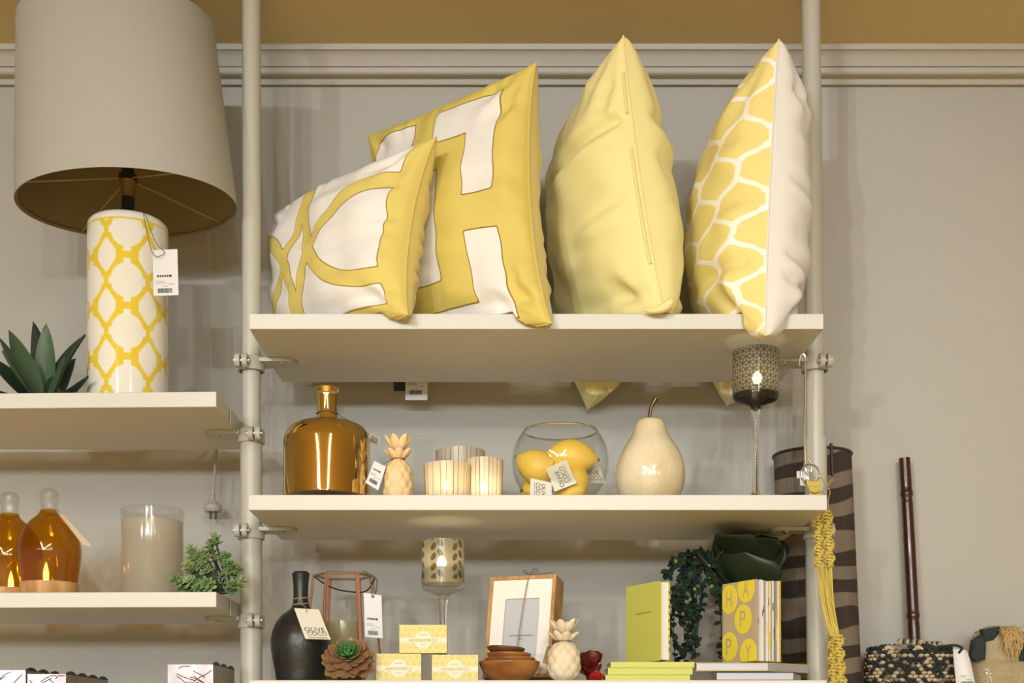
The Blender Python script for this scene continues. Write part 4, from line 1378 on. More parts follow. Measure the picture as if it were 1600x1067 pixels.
M['echev'] = mat('bronze_leaf', rgb(150, 114, 80), .34, var=(30, .6, rgb(112, 78, 56)))
M['echev_mid'] = mat('olive_leaf', rgb(92, 104, 58), .38, var=(30, .5, rgb(110, 92, 58)))
M['echev_in'] = mat('green_heart_leaf', rgb(70, 124, 66), .4, var=(30, .4, rgb(48, 96, 54)))
def echeveria():
    d = 2.02; k = d / F
    rnd = random.Random(8)
    c = at(545, 1034, d)
    t = thing('succulent_plant', 'bronze leaved succulent rosette with green heart, in front of the copper lantern', 'plant', (c.x, d, S3))
    ax = V((.02, -.80, .60)).normalized()
    e1 = V((1, 0, 0)); e1 = (e1 - ax * e1.dot(ax)).normalized(); e2 = ax.cross(e1)
    for ring, (nn, el, L, w, mt) in enumerate(((15, 2, .041, .0175, 'echev'), (14, 16, .039, .0175, 'echev'), (12, 30, .034, .0165, 'echev'), (10, 46, .027, .014, 'echev_mid'), (8, 60, .021, .011, 'echev_in'), (6, 74, .015, .008, 'echev_in'))):
        for j in range(nn):
            a = 2 * PI * (j + .5 * (ring % 2)) / nn + rnd.uniform(-.1, .1)
            e = math.radians(el + rnd.uniform(-7, 7))
            rad = e1 * math.cos(a) + e2 * math.sin(a)
            dr = rad * math.cos(e) + ax * math.sin(e)
            up = ax * math.cos(e) - rad * math.sin(e)
            b = c + ax * (.003 * ring) + dr * .004
            tp = b + dr * L * rnd.uniform(.9, 1.05)
            if tp.z < S3 + .002: tp.z = S3 + .002 + rnd.uniform(0, .002)
            if tp.y < 1.992: tp.y = 1.992
            mb = MB(); leaf(mb, b, tp, w, up, -.14, .28, 9, 6, .0013, (.9, .35))
            mb.build('leaf', M[mt], t, angle=60)
    MB().lathe([(0, S3 + .0006), (.018, S3 + .0006), (.022, S3 + .022), (0, S3 + .022)], (c.x, d + .012, 0), 24).build('pot', M['pot'], t)
echeveria()

# soap boxes
M['soap_side'] = mat('soap_card', (.74, .68, .42), .6)
M['soap_front'] = sdmat('honeycomb_print', (.64, .50, .10), (.74, .68, .40), width=.0003, rough=.55)
M['soap_band'] = mat('pale_band', (.76, .70, .54), .6)
M['soap_ink'] = mat('gold_ink', rgb(164, 130, 48), .6)
def sd_honey(x, y):
    s = .0062
    w_, h_ = math.sqrt(3) * s, 1.5 * s
    ds = []
    r0 = round(y / h_)
    for r in (r0 - 1, r0, r0 + 1):
        off = .5 * w_ if r % 2 else 0
        q0 = round((x - off) / w_)
        for q in (q0 - 1, q0, q0 + 1):
            ds.append(math.hypot(x - q * w_ - off, y - r * h_))
    ds.sort()
    e = (ds[1] - ds[0]) / 2          # distance to the cell wall
    r = ds[0]
    wall = .0008 - e
    ring = abs(r - .0030) - .0004
    return -min(-wall, ring) if False else max(wall, -abs(ring) * 0 + (.0005 - abs(r - .0026)))
def soap(x0, x1, ytop, zb, d, label, yaw=0):
    k = d / F
    W_, H_, D_ = (x1 - x0) * k, 0, .036
    zt = Z(ytop, d)
    H_ = zt - zb - .0004
    x_ = X(x0, d)
    ca, sa = math.cos(yaw), math.sin(yaw)
    ex, ey = V((ca, sa, 0)), V((-sa, ca, 0))
    o = V((x_, d, zb + .0004))
    t = thing('soap_box', label, 'box', o + ex * W_ / 2 + ey * D_ / 2, 'yellow soap boxes')
    MB().obox(o + ey * .0004, ex * W_, ey * D_, V((0, 0, H_))).build('carton', M['soap_side'], t, smooth=False, bevel=.0005)
    mb = MB(); at_ = []
    nx, ny = 150, 92
    vs = []
    for i in range(nx + 1):
        for j in range(ny + 1):
            u, v = i / nx, j / ny
            vs.append(o + ex * (W_ * u) + V((0, 0, H_ * v)))
            at_.append(sd_honey(u * W_, v * H_))
    W2 = ny + 1
    fs = [(i * W2 + j, (i + 1) * W2 + j, (i + 1) * W2 + j + 1, i * W2 + j + 1) for i in range(nx) for j in range(ny)]
    mb.add(vs, fs); mb.attr['sd'] = at_
    mb.build('printed_front', M['soap_front'], t, smooth=False)
    q = [o, o + ex * W_, o + ex * W_ + V((0, 0, H_)), o + V((0, 0, H_))]
    mb = MB()
    rect_on(mb, q, 0.0, 1.0, .36, .54, .0003)
    cc = o + ex * W_ * .5 + V((0, 0, H_ * .46))
    mb.poly([cc + ex * (.0142 * math.cos(2 * PI * i / 40)) + V((0, 0, .0142 * math.sin(2 * PI * i / 40))) for i in range(40)], -ey * .0004)
    mb.build('band_and_roundel', M['soap_band'], t, smooth=False)
    mb = MB()
    text_on(mb, 'LEMON MYRTLE', q, .20, .80, .395, .495, .0006)
    rect_on(mb, q, .44, .56, .28, .295, .0006); rect_on(mb, q, .42, .58, .63, .645, .0006)
    mb.build('lettering', M['soap_ink'], t, smooth=False)
soap(588, 658, 1021, S3, 2.035, 'yellow honeycomb soap box at the lower left of the three, beside the succulent')
soap(675, 747, 1023, S3, 2.035, 'yellow honeycomb soap box at the lower right of the three, beside the wooden bowls')
soap(624, 698, 976, Z(1021.2, 2.035) + .0004, 2.03, 'yellow honeycomb soap box laid on top of the other two')

# boxed photo frame
M['oak'] = wood('light_oak', rgb(192, 148, 92), rgb(164, 120, 68), 10, .5, (6, 6, 1))
M['mount'] = mat('white_mount', rgb(236, 230, 220), .7)
M['glasspic'] = mat('grey_print', rgb(190, 190, 194), .35, coat=.3)
def frame():
    psi, lam = math.radians(20), math.radians(12)
    ex = V((math.cos(psi), -math.sin(psi), 0)); n0 = V((-math.sin(psi), -math.cos(psi), 0))
    up = V((0, 0, 1)) * math.cos(lam) - n0 * math.sin(lam)
    nr = n0 * math.cos(lam) + V((0, 0, 1)) * math.sin(lam)
    o = V((X(754, 2.155), 2.155, S3 + .0008 + .046 * math.sin(lam)))
    W_, H_, D_ = .1185, .178, .045
    t = thing('photo_frame', 'light oak box photo frame with white mount, tied with twine, leaning back', 'frame', o)
    b = .0062
    back = -nr
    for nm, p, a, c_ in (('side_rail', o, ex * b, up * H_), ('side_rail', o + ex * (W_ - b), ex * b, up * H_), ('end_rail', o + ex * b, ex * (W_ - 2 * b), up * b), ('end_rail', o + ex * b + up * (H_ - b), ex * (W_ - 2 * b), up * b)):
        MB().obox(p, a, back * D_, c_).build(nm, M['oak'], t, smooth=False, bevel=.0004)
    w0 = ((.22, .80, .16, .80))
    q = [o + ex * b + up * b - nr * .003, o + ex * (W_ - b) + up * b - nr * .003, o + ex * (W_ - b) + up * (H_ - b) - nr * .003, o + ex * b + up * (H_ - b) - nr * .003]
    Q = lambda u, v: (q[0] * (1 - u) + q[1] * u) * (1 - v) + (q[3] * (1 - u) + q[2] * u) * v
    # mount with a round-cornered window
    out = []; inn = []
    ow, oh = .22, .17; iw, ih = .80, .80
    rr = .035
    loop = []
    for cx_, cy_, a0 in ((iw - rr, ih - rr * .7, 0), (ow + rr, ih - rr * .7, 90), (ow + rr, oh + rr * .7, 180), (iw - rr, oh + rr * .7, 270)):
        for i in range(6):
            a = math.radians(a0 + 18 * i)
            loop.append((cx_ + rr * math.cos(a), cy_ + rr * .7 * math.sin(a)))
    N_ = len(loop)
    mb = MB()
    vs = []
    for u, v in loop:
        du, dv = u - .5, v - .5
        s = .5 / max(abs(du), abs(dv))
        vs.append((u, v)); out.append((.5 + du * s, .5 + dv * s))
    # add the four corners by snapping the nearest outer point
    for cu, cv in ((0, 0), (1, 0), (1, 1), (0, 1)):
        k_ = min(range(N_), key=lambda i: (out[i][0] - cu) ** 2 + (out[i][1] - cv) ** 2)
        out[k_] = (cu, cv)
    P = [Q(*p) for p in vs] + [Q(*p) for p in out] + [Q(*p) - nr * .0016 for p in vs]
    fs = [(i, N_ + i, N_ + (i + 1) % N_, (i + 1) % N_) for i in range(N_)] + [(i, (i + 1) % N_, 2 * N_ + (i + 1) % N_, 2 * N_ + i) for i in range(N_)]
    mb.add(P, fs)
    mb.build('mount', M['mount'], t, smooth=False)
    MB().obox(o + ex * b + up * b - nr * .0062, ex * (W_ - 2 * b), -nr * .0015, up * (H_ - 2 * b)).build('picture', M['glasspic'], t, smooth=False)
    ink = MB()
    q2 = [p - nr * .0030 for p in q]
    rnd = random.Random(4)
    u = .32
    while u < .70:
        wd = rnd.uniform(.012, .035)
        rect_on(ink, q2, u, min(u + wd, .71), .405, .42, .0004); u += wd + .01
    rect_on(ink, q2, .48, .50, .365, .385, .0004); rect_on(ink, q2, .53, .545, .365, .385, .0004)
    ink.build('print', M['greyink'], t, smooth=False)
    f = lambda u, v, off: o + ex * (W_ * u) + up * (H_ * v) + nr * off
    tw = MB().tube(cr([f(.50, .03, .001), f(.50, .35, .0012), f(.54, .7, .0012), f(.59, .985, .0012), f(.59, 1.004, -.004), f(.585, 1.006, -.04)], 5), .0009, 6)
    o2 = tw.build('twine', M['twine'], t)
    mb = MB()
    mb.tube(cr([f(.59, 1.004, .0), f(.53, 1.05, .0), f(.50, 1.03, .001), f(.59, 1.006, .002)], 6), .0009, 6)
    mb.tube(cr([f(.59, 1.004, .0), f(.66, 1.06, .0), f(.72, 1.04, .0), f(.59, 1.006, .002)], 6), .0009, 6)
    mb.tube(cr([f(.60, 1.004, .0), f(.75, 1.015, -.002), f(.92, 1.03, -.006)], 6), .0007, 6)
    mb.build('bow', M['thread'], t)
frame()

# nested wooden bowls
M['acacia'] = wood('acacia_wood', rgb(176, 118, 62), rgb(112, 66, 30), 7, .38, (1, 1, 3))
M['acacia2'] = wood('dark_acacia_wood', rgb(124, 80, 46), rgb(70, 42, 24), 7, .4, (1, 1, 3))
def wbowl(cx, d, hw, y_rim, h, label, m, tilt=(0, 0), foot=.5):
    k = d / F; R = hw * k
    c = V((X(cx, d), d, 0)); zr = Z(y_rim, d); zb = zr - h
    zb = max(zb, S3 + .0006)
    t = thing('wooden_bowl', label, 'bowl', (c.x, d, zb), 'nested acacia wooden bowls')
    H = zr - zb
    pr = smooth_prof([(R * foot, 0), (R * (foot + .1), H * .06), (R * .86, H * .45), (R * .985, H * .85), (R, H)], 5)
    inn = [(max(r - .0035, 0), z + .002) for r, z in pr][::-1]
    mb = MB().lathe([(0, 0)] + pr + [(R - .001, H + .0006), (R - .0025, H)] + inn[1:] + [(0, .003)], (0, 0, 0), 56)
    Rm = Matrix.Rotation(tilt[0], 3, 'Y') @ Matrix.Rotation(tilt[1], 3, 'X')
    mb.v = [Rm @ p + V((c.x, c.y, zb)) for p in mb.v]
    mb.build('bowl_body', m, t, angle=50)
wbowl(796, 2.062, 47.5, 1034, .035, 'large warm brown wooden bowl at the bottom of the nested stack', M['acacia'])
wbowl(797, 2.062, 39.5, 1028.5, .016, 'wooden bowl second from the bottom of the nested stack', M['acacia'])
wbowl(795, 2.062, 34.5, 1021, .016, 'wooden bowl second from the top of the nested stack', M['acacia'], (.02, 0))
wbowl(790, 2.062, 30, 1012, .013, 'small dark wooden bowl tipped on top of the nested stack', M['acacia2'], (.06, 0))

pineapple(881, 2.055, S3, 1003, 27, 1066, 991, 968, 24.5, M['whitewash'], 'whitewashed carved wooden pineapple in front of the oak photo frame',
          pq((2.05, 2.06, 2.06, 2.05), (848, 1036), (857, 1038), (862, 1009), (855, 1010)), M['twine'], 4, 5.0, 8)

M['red_glass'] = mat('dark_red_glass', (.10, .004, .004), .12, coat=.6, var=(40, .6, (.02, .002, .002)))
M['red_bright'] = mat('red_petal', rgb(150, 30, 24), .2, coat=.5)
def rose():
    d = 2.10
    rnd = random.Random(6)
    t = thing('red_flower', 'dark red artificial flower lying low behind the white pineapple', 'flower', (X(925, d), d, S3))
    c = at(922, 1046, d)
    for px, py, w, m_ in ((908, 1020, .022, 0), (922, 1015, .024, 0), (934, 1017, .022, 0), (914, 1030, .022, 0), (930, 1032, .024, 0), (903, 1040, .018, 0)):
        mb = MB(); leaf(mb, c + V((rnd.uniform(-.006, .006), .004, -.01)), at(px, py, d + rnd.uniform(-.015, .015)), w, V((rnd.uniform(-.4, .4), -1, .2)), .15, .35, 10, 8, .0012, (.6, .22))
        mb.build('petal', M['red_glass'], t, angle=60)
    for px, py in ((926, 1053), (935, 1051), (942, 1056), (931, 1060), (922, 1060), (939, 1062)):
        mb = MB(); leaf(mb, at(926, 1064, d - .02), at(px + 2, py - 2, d - .035), .014, V((0, -1, .4)), .2, .4, 8, 6, .001, (.6, .22))
        mb.build('petal', M['red_bright'], t, angle=60, label='bright red petal')
    MB().ball((X(925, d), d, S3 + .011), .0105, 16, 10).build('flower_core', M['red_glass'], t)
rose()

# green notebooks
M['lime'] = mat('lime_cover', (.56, .56, .11), .5, bump=(200, .05))
M['lime_edge'] = mat('lime_pale', rgb(214, 222, 124), .55)
M['pages'] = mat('page_edges', rgb(226, 220, 214), .8, bump=(500, .3, (1, 1, .02)))
M['lime_ink'] = mat('olive_print', rgb(140, 150, 58), .6)
def notebook(o, ew, eh, et, W_, H_, T_, label, open_side=1, marks=None):
    """o: front-cover lower spine corner; ew across the cover, eh up the cover, et from front cover to back cover"""
    o, ew, eh, et = V(o), V(ew).normalized(), V(eh).normalized(), V(et).normalized()
    c = o + ew * W_ / 2 + eh * H_ / 2 + et * T_ / 2
    zmin = min((o + ew * a * W_ + eh * b * H_ + et * g * T_).z for a in (0, 1) for b in (0, 1) for g in (0, 1))
    t = thing('notebook', label, 'notebook', (c.x, c.y, zmin), 'lime green notebooks')
    ct = .0012
    def rc(k0, th, r=.006):
        pts = [o + et * k0, o + et * k0 + ew * (W_ - r)]
        pts = [o + et * k0]
        for cx_, cy_, a0 in ((W_ - r, r, -90), (W_ - r, H_ - r, 0)):
            for i in range(6):
                a = math.radians(a0 + 18 * i)
                pts.append(o + et * k0 + ew * (cx_ + r * math.cos(a)) + eh * (cy_ + r * math.sin(a)))
        pts.append(o + et * k0 + eh * H_)
        return MB().poly(pts, et * th)
    rc(0, ct).build('front_cover', M['lime'], t, smooth=False)
    rc(T_ - ct, ct).build('back_cover', M['lime'], t, smooth=False)
    MB().obox(o, -ew * .0012, et * T_, eh * H_).build('spine', M['lime'], t, smooth=False)
    MB().obox(o + et * ct + eh * .002, ew * (W_ - .003), et * (T_ - 2 * ct), eh * (H_ - .004)).build('page_block', M['pages'], t, smooth=False)
    return t
cdir = V((.455, -.89, 0)); pdir = V((.89, .455, 0))
zst = Z(1034, 2.06)
nb = notebook(V((X(979, 2.125), 2.125, zst + .0006)), cdir, (0, 0, 1), pdir, .100, .1275, .0175, 'lime green notebook standing upright on the lying stack')
q = [V((X(979, 2.125), 2.125, zst + .0006)) + cdir * (.100 * a) + V((0, 0, .1275 * b)) for a, b in ((0, 0), (1, 0), (1, 1), (0, 1))]
mk = MB()
u = .27
rnd = random.Random(2)
while u < .72:
    rect_on(mk, q, u, u + .026, .615, .635, .0003); u += .036
rect_on(mk, q, .485, .515, .66, .668, .0003); rect_on(mk, q, .485, .515, .582, .59, .0003)
mk.build('cover_print', M['lime_ink'], nb, smooth=False)
edge = MB()
for i in range(9):
    zz = .1275 * (.12 + .09 * i)
    p = q[1] + V((0, 0, zz)) + pdir * .0155 - cdir * .0001
    edge.obox(p, pdir * .0016, cdir * .0004, V((0, 0, rnd.uniform(.002, .006))))
edge.build('dark_edge_marks', M['ink'], nb, smooth=False)
def lying(x0, x1, y0, y1, d, label, dep=.085):
    zt, zb = Z(y0, d), Z(y1, d)
    zb = max(zb, S3 + .0006)
    k = d / F
    o = V((X(x1, d), d, zb))
    return notebook(V((X(x0, d), d, zb)), (0, 1, 0), (1, 0, 0), (0, 0, 1), dep, (x1 - x0) * k, zt - zb - .0003, label)
lying(954, 1085, 1034, 1043, 2.045, 'lime green notebook lying uppermost, under the upright one')
lying(950, 1082, 1043.2, 1054, 2.043, 'lime green notebook lying in the middle of the flat stack')
lying(946, 1078, 1054.2, 1066, 2.041, 'lime green notebook lying at the bottom of the flat stack')

# trailing plant and big-leaved plant
M['vine'] = mat('dark_vine_leaf', rgb(34, 52, 40), .6, spec=.25, var=(60, .5, rgb(22, 36, 30)))
M['bud'] = mat('yellow_green_bud', rgb(126, 128, 56), .5)
def vine():
    rnd = random.Random(12)
    d = 2.22
    pc = at(1090, 1000, 2.24)
    t = thing('trailing_plant', 'dark green trailing plant with round leaves between notebook and word-printed book', 'plant', (X(1092, 2.235), 2.235, S3))
    MB().lathe([(0, S3 + .0006), (.016, S3 + .0006), (.012, S3 + .010), (0, S3 + .011)], (X(1142, 2.25), 2.25, 0), 24).build('base', M['pot'], t)
    top = at(1096, 868, 2.24)
    MB().tube(cr([(X(1142, 2.25), 2.25, S3 + .008), at(1141, 960, 2.25), at(1128, 890, 2.245), top], 6), .0018, 6).build('stem', M['stem_green'], t)
    paths = []
    for i in range(15):
        ex = rnd.uniform(1050, 1132)
        hi = rnd.uniform(868, 905)
        ey = rnd.uniform(955, 1046)
        dd = rnd.uniform(2.16, 2.21)
        paths.append([top, at(1085 + (ex - 1085) * .5, hi, dd + .02), at(ex, (hi + ey) / 2, dd), at(ex + rnd.uniform(-10, 10), ey, dd)])
    paths += [[top, at(1075, 875, 2.2), at(1052, 884, 2.18), at(1040, 899, 2.17)], [top, at(1082, 866, 2.2), at(1060, 873, 2.18), at(1054, 880, 2.17)],
              [top, at(1100, 876, 2.2), at(1108, 900, 2.18), at(1120, 930, 2.17)]]
    for pth in paths:
        pts = cr(pth, 8)
        mb = MB()
        mb.tube(pts, .0008, 5, 0)
        for i in range(4, len(pts)):
            for s in range(rnd.choice((1, 1, 2))):
                p = pts[i]
                dr = V((rnd.uniform(-1, 1), rnd.uniform(-1, .3), rnd.uniform(-.8, .6))).normalized()
                L = rnd.uniform(.0095, .0165)
                leaf(mb, p, p + dr * L, L * .68, V((rnd.uniform(-.3, .3), -1, .6)), .12, .2, 5, 4, .0007, (.55, .55), 0)
            if rnd.random() < .06:
                mb.ball(pts[i] + V((rnd.uniform(-.004, .004), -.006, 0)), .0034, 8, 6, 1)
        mb.build('strand', [M['vine'], M['bud']], t, angle=60)
vine()
M['rubber'] = mat('dark_fleshy_leaf', rgb(44, 54, 34), .42, var=(12, .5, rgb(30, 40, 28)))
def bigleaf():
    d = 2.235
    t = thing('fleshy_plant', 'large dark green plant with rounded fleshy leaves behind the word-printed book', 'plant', (X(1165, d), d, S3))
    MB().lathe([(0, S3 + .0006), (.034, S3 + .0006), (.040, S3 + .13), (.036, S3 + .132), (.034, S3 + .125), (0, S3 + .122)], (X(1165, 2.245), 2.245, 0), 32).build('pot', M['pot'], t)
    b = at(1165, 915, 2.24)
    for tip, w, dt, nrm, bend, cup in (((1168, 840), .125, 2.165, (0, -1, .5), -.22, .22), ((1165, 862), .13, 2.14, (0, -.8, .8), -.25, .22), ((1120, 836), .085, 2.20, (.3, -.8, .5), -.18, .2),
                                       ((1140, 834), .085, 2.235, (.1, -.9, .4), -.1, .2), ((1091, 862), .06, 2.17, (.6, -.6, .7), -.2, .25), ((1213, 840), .075, 2.21, (-.4, -.8, .4), -.14, .2),
                                       ((1224, 845), .06, 2.24, (-.5, -.7, .3), -.1, .25), ((1196, 838), .075, 2.23, (-.2, -.9, .4), -.1, .2)):
        mb = MB(); leaf(mb, b + V((0, 0, -.01)), at(*tip, dt), w, V(nrm), bend, cup, 16, 12, .0035, (.75, .30))
        for p in mb.v: p.z = min(p.z, S2 - BT - .0015)
        mb.build('leaf', M['rubber'], t, angle=180)
    # the leaf that reaches forward under the middle shelf
    mb = MB(); leaf(mb, b, at(1142, 836, 2.08), .07, V((0, -.2, 1)), .1, .25, 12, 10, .003, (.75, .30))
    for p in mb.v: p.z = min(p.z, S2 - BT - .0015)
    mb.build('leaf', M['rubber'], t, angle=180)
bigleaf()

# standing book of printed cards
M['kraft'] = mat('kraft_cover', rgb(186, 166, 136), .7)
M['disc'] = mat('yellow_disc', rgb(232, 212, 66), .6)
M['page_y'] = mat('yellow_page', rgb(222, 190, 62), .7)
M['page_g'] = mat('grey_page', rgb(150, 146, 142), .7)
def happy():
    d0, d1 = 2.02, 2.093
    cd = V((X(1182, d0) - X(1129, d1), d0 - d1, 0)); W_ = cd.length; cd.normalize()
    pd = V((-cd.y, cd.x, 0))
    zb = Z(1034.6, 2.04) + .001
    zt = Z(904.5, d0); H_ = zt - zb
    o = V((X(1129, d1), d1, zb))
    t = thing('word_book', 'thick upright book of cards with yellow letter discs spelling HAPPY', 'book', o + cd * W_ / 2 + pd * .026)
    T_ = .050
    MB().obox(o, cd * W_, pd * .0018, V((0, 0, H_))).build('front_cover', M['kraft'], t, smooth=False)
    MB().obox(o + pd * (T_ - .0018), cd * W_, pd * .0018, V((0, 0, H_))).build('back_cover', M['page_y'], t, smooth=False)
    MB().obox(o - cd * .0008, cd * .002, pd * T_, V((0, 0, H_))).build('spine', M['kraft'], t, smooth=False)
    q = [o, o + cd * W_, o + cd * W_ + V((0, 0, H_)), o + V((0, 0, H_))]
    Q = lambda u, v: q[0] + cd * (W_ * u) + V((0, 0, H_ * v))
    for ch, cu, cv in (('H', .20, .80), ('A', .70, .91), ('P', .61, .53), ('P', .20, .205), ('Y', .77, .10)):
        ru, rv = .0205 / W_ * 1.0, .0235 / H_
        pts = []
        for i in range(48):
            a = 2 * PI * i / 48
            pts.append(Q(min(max(cu + ru * math.cos(a), 0), .999), min(max(cv + rv * math.sin(a), 0), 1)))
        dd = MB().poly(pts, -pd * .0004).build('letter_disc', M['disc'], t, smooth=False)
        mb = MB()
        text_on(mb, ch, q, cu - .085, cu + .085, max(cv - .105, .005), min(cv + .105, .99), .0007)
        mb.build('letter', M['kraft'], dd, smooth=False)
    rnd = random.Random(21)
    pos = .0024
    while pos < T_ - .0045:
        th = rnd.uniform(.0012, .0030)
        th = min(th, T_ - .0026 - pos)
        m_ = rnd.choice((M['pages'], M['pages'], M['pages'], M['pages'], M['page_y'], M['page_g']))
        hh = H_ * rnd.uniform(.975, .998); lean = rnd.uniform(-.0008, .0008)
        w_ = W_ * rnd.uniform(.95, .995)
        MB().obox(o + pd * pos + cd * .001, cd * w_, pd * th, V((pd.x * lean, pd.y * lean, hh))).build('page_bundle', m_, t, smooth=False)
        if rnd.random() < .5:
            z0 = rnd.uniform(.1, .7) * H_
            MB().obox(o + pd * (pos + th * .2) + cd * (w_ + .0010) + V((0, 0, z0)), cd * .0003, pd * th * .6, V((0, 0, rnd.uniform(.008, .035)))).build('edge_print', rnd.choice((M['ink'], M['page_y'])), t, smooth=False)
        pos += th + rnd.uniform(.0004, .0009)
happy()
M['silver_edge'] = mat('silver_page_edge', rgb(172, 170, 176), .45, .3)
M['black_cover'] = mat('dark_cover', rgb(56, 50, 46), .5)
M['ochre_cover'] = mat('ochre_cover', rgb(186, 160, 84), .5)
def flatbook(x0, x1, x2, y0, y1, d0, d2, label, cov, ztop=None):
    """lying book: near edge from x0 to x1 at d0, far right corner at x2, d2"""
    zb = max(Z(y1, d0), S3 + .0006); zt = Z(y0, d0)
    A, B, C = V((X(x0, d0), d0, zb)), V((X(x1, d0), d0, zb)), V((X(x2, d2), d2, zb))
    D = A + (C - B)
    t = thing('hardback_book', label, 'book', (A + C) / 2, 'hardback books lying under the word-printed book')
    H = zt - zb
    c = .0018
    MB().poly([A, B, C, D], V((0, 0, c))).build('lower_cover', cov, t, smooth=False)
    MB().poly([p + V((0, 0, H - c)) for p in (A, B, C, D)], V((0, 0, c))).build('upper_cover', cov, t, smooth=False)
    g = [A * .985 + (A + C) / 2 * .015, B * .985 + (A + C) / 2 * .015, C * .985 + (A + C) / 2 * .015, D * .985 + (A + C) / 2 * .015]
    MB().poly([p + V((0, 0, c)) for p in g], V((0, 0, H - 2 * c))).build('page_block', M['silver_edge'], t, smooth=False)
flatbook(1119, 1240, 1252, 1049.5, 1064, 2.035, 2.12, 'dark hardback book lying lowest beside the right post', M['black_cover'])
flatbook(1087, 1200, 1264, 1035, 1048.5, 2.03, 2.09, 'ochre hardback book lying directly under the upright word-printed book', M['ochre_cover'])

# ------------------------------------------------------------------ hook and macrame at the right post
M['rope'] = mat('yellow_cotton_rope', (.60, .455, .10), .75, bump=(500, .3))
def s_hook():
    d = 2.105
    pts = [at(1250, 566, d + .006), at(1250, 556, d + .004), at(1255, 552, d), at(1259, 560, d)]
    t = thing('metal_hook', 'long chrome hook hanging from the right clamp and holding the macrame ring', 'hook', at(1262, 735, d))
    pts = cr([at(1249, 572, d + .004), at(1249.5, 560, d + .003), at(1254, 553, d), at(1258.5, 562, d), at(1258.5, 600, d), at(1258, 640, d), at(1257.5, 680, d), at(1258.5, 716, d), at(1259, 733, d), at(1264, 740, d), at(1268, 733, d), at(1267, 722, d - .003), at(1262, 716, d - .004)], 6)
    MB().tube(pts, .0021, 10).build('hook_rod', M['chrome'], t)
s_hook()
def macrame():
    d = 2.085
    t = thing('macrame_hanger', 'yellow knotted macrame plant hanger hanging in front of the right post', 'hanger', at(1285, 1090, d))
    c = at(1266, 741, 2.10); R = 15.5 * 2.1 / F
    MB().tube([c + V((R * math.cos(2 * PI * i / 40) * .98, .25 * R * math.cos(2 * PI * i / 40), R * math.sin(2 * PI * i / 40))) for i in range(40)], .0018, 10, closed=True).build('ring', M['chrome'], t)
    mb = MB()
    rnd = random.Random(3)
    for i in range(11):
        a = -1 + 2 * i / 10
        b = c + V((R * .62 * a + .003, -.004, -R * math.sqrt(max(1 - (.62 * a) ** 2, 0))))
        p2 = at(1273 + 7.5 * a, 765, d)
        mb.tube(cr([b + V((0, .006, .003)), b + V((0, -.002, .0022)), b * .5 + p2 * .5 + V((.0005 * a, 0, 0)), p2, at(1276 + 8 * a, 800, d)], 5), .0014, 6)
    mb.build('gathered_cords', M['rope'], t)
    MB().tube(cr([at(1265, 766, d - .003), at(1273, 768, d - .009), at(1281.5, 766, d - .003)], 6), .0022, 8).build('binding', M['rope'], t)
    def spiral(p0, p1, w_, turns, ph, nk):
        core = MB()
        core.tube([p0, p1], .0032, 8)
        a_ = (p1 - p0)
        L = a_.length
        ax = a_.normalized()
        e1 = V((1, 0, 0)); e1 = (e1 - ax * e1.dot(ax)).normalized(); e2 = ax.cross(e1)
        for i in range(nk):
            q = (i + .5) / nk
            an = ph + turns * 2 * PI * q
            dr = e1 * math.cos(an) + e2 * math.sin(an)
            sd = ax.cross(dr)
            cc = p0 + a_ * q
            h = L / nk
            pts = []
            for s in range(9):
                u = -1 + s / 4
                pts.append(cc + dr * (w_ * u) + sd * (.0042 * math.cos(u * PI / 2) + .0006) + ax * (h * .35 * u))
            core.tube(pts, .0019, 6)
            pts = [cc + dr * (w_ * (-1 + s / 4)) - sd * (.0042 * math.cos((-1 + s / 4) * PI / 2) + .0006) - ax * (h * .35 * (-1 + s / 4)) for s in range(9)]
            core.tube(pts, .0019, 6)
            for sg in (-1, 1):
                core.tube(cr([cc + dr * (w_ * sg) - sd * .002 - ax * h * .4, cc + dr * (w_ * sg * 1.22), cc + dr * (w_ * sg) + sd * .002 + ax * h * .4], 3), .0019, 6)
        return core
    for (x0, x1, dd, ph) in ((1279, 1280, .004, .4), (1292, 1297, -.006, 1.7)):
        spiral(at(x0, 798, d + dd), at(x1, 886, d + dd), .0066, 2.1, ph, 19).build('knotted_spiral', M['rope'], t)
    for (x0, x1, dd, ph) in ((1302, 1303, .004, .9), (1309, 1316, -.006, 2.2)):
        spiral(at(x0, 992, d + dd), at(x1, 1090, d + dd), .0070, 2.3, ph, 20).build('knotted_spiral', M['rope'], t)
    for i in range(9):
        a = i / 8
        MB().tube(cr([at(1277 + 22 * a, 884, d + rnd.uniform(-.006, .006)), at(1284 + 18 * a, 940, d + rnd.uniform(-.008, .008)), at(1297 + 14 * a, 994, d + rnd.uniform(-.006, .006))], 5), .0013, 6).build('cord', M['rope'], t)
    q = pq(2.115, (1250, 759), (1262, 759), (1262, 737), (1250, 737))
    mb = MB()
    mb.poly([at(x, y, 2.112) for x, y in ((1245, 736), (1256, 736), (1256, 724), (1264, 724), (1264, 760), (1250, 758), (1250, 747), (1245, 747))], V((0, .0007, 0)))
    mb.build('paper_tag', M['paper'], t, smooth=False)
    mb = MB()
    mb.tube(cr([at(1279, 744, 2.09), at(1286, 750, 2.085), at(1288, 762, 2.085), at(1283, 771, 2.085), at(1292, 760, 2.08), at(1302, 750, 2.08)], 6), .0007, 5)
    mb.tube(cr([at(1290, 760, 2.08), at(1296, 752, 2.08), at(1302, 748, 2.078)], 4), .0007, 5)
    mb.tube(cr([at(1290, 760, 2.082), at(1297, 768, 2.082), at(1294, 785, 2.082), at(1299, 810, 2.082), at(1302, 840, 2.082)], 6), .0008, 5)
    mb.build('twine_bow', M['twine'], t)
macrame()

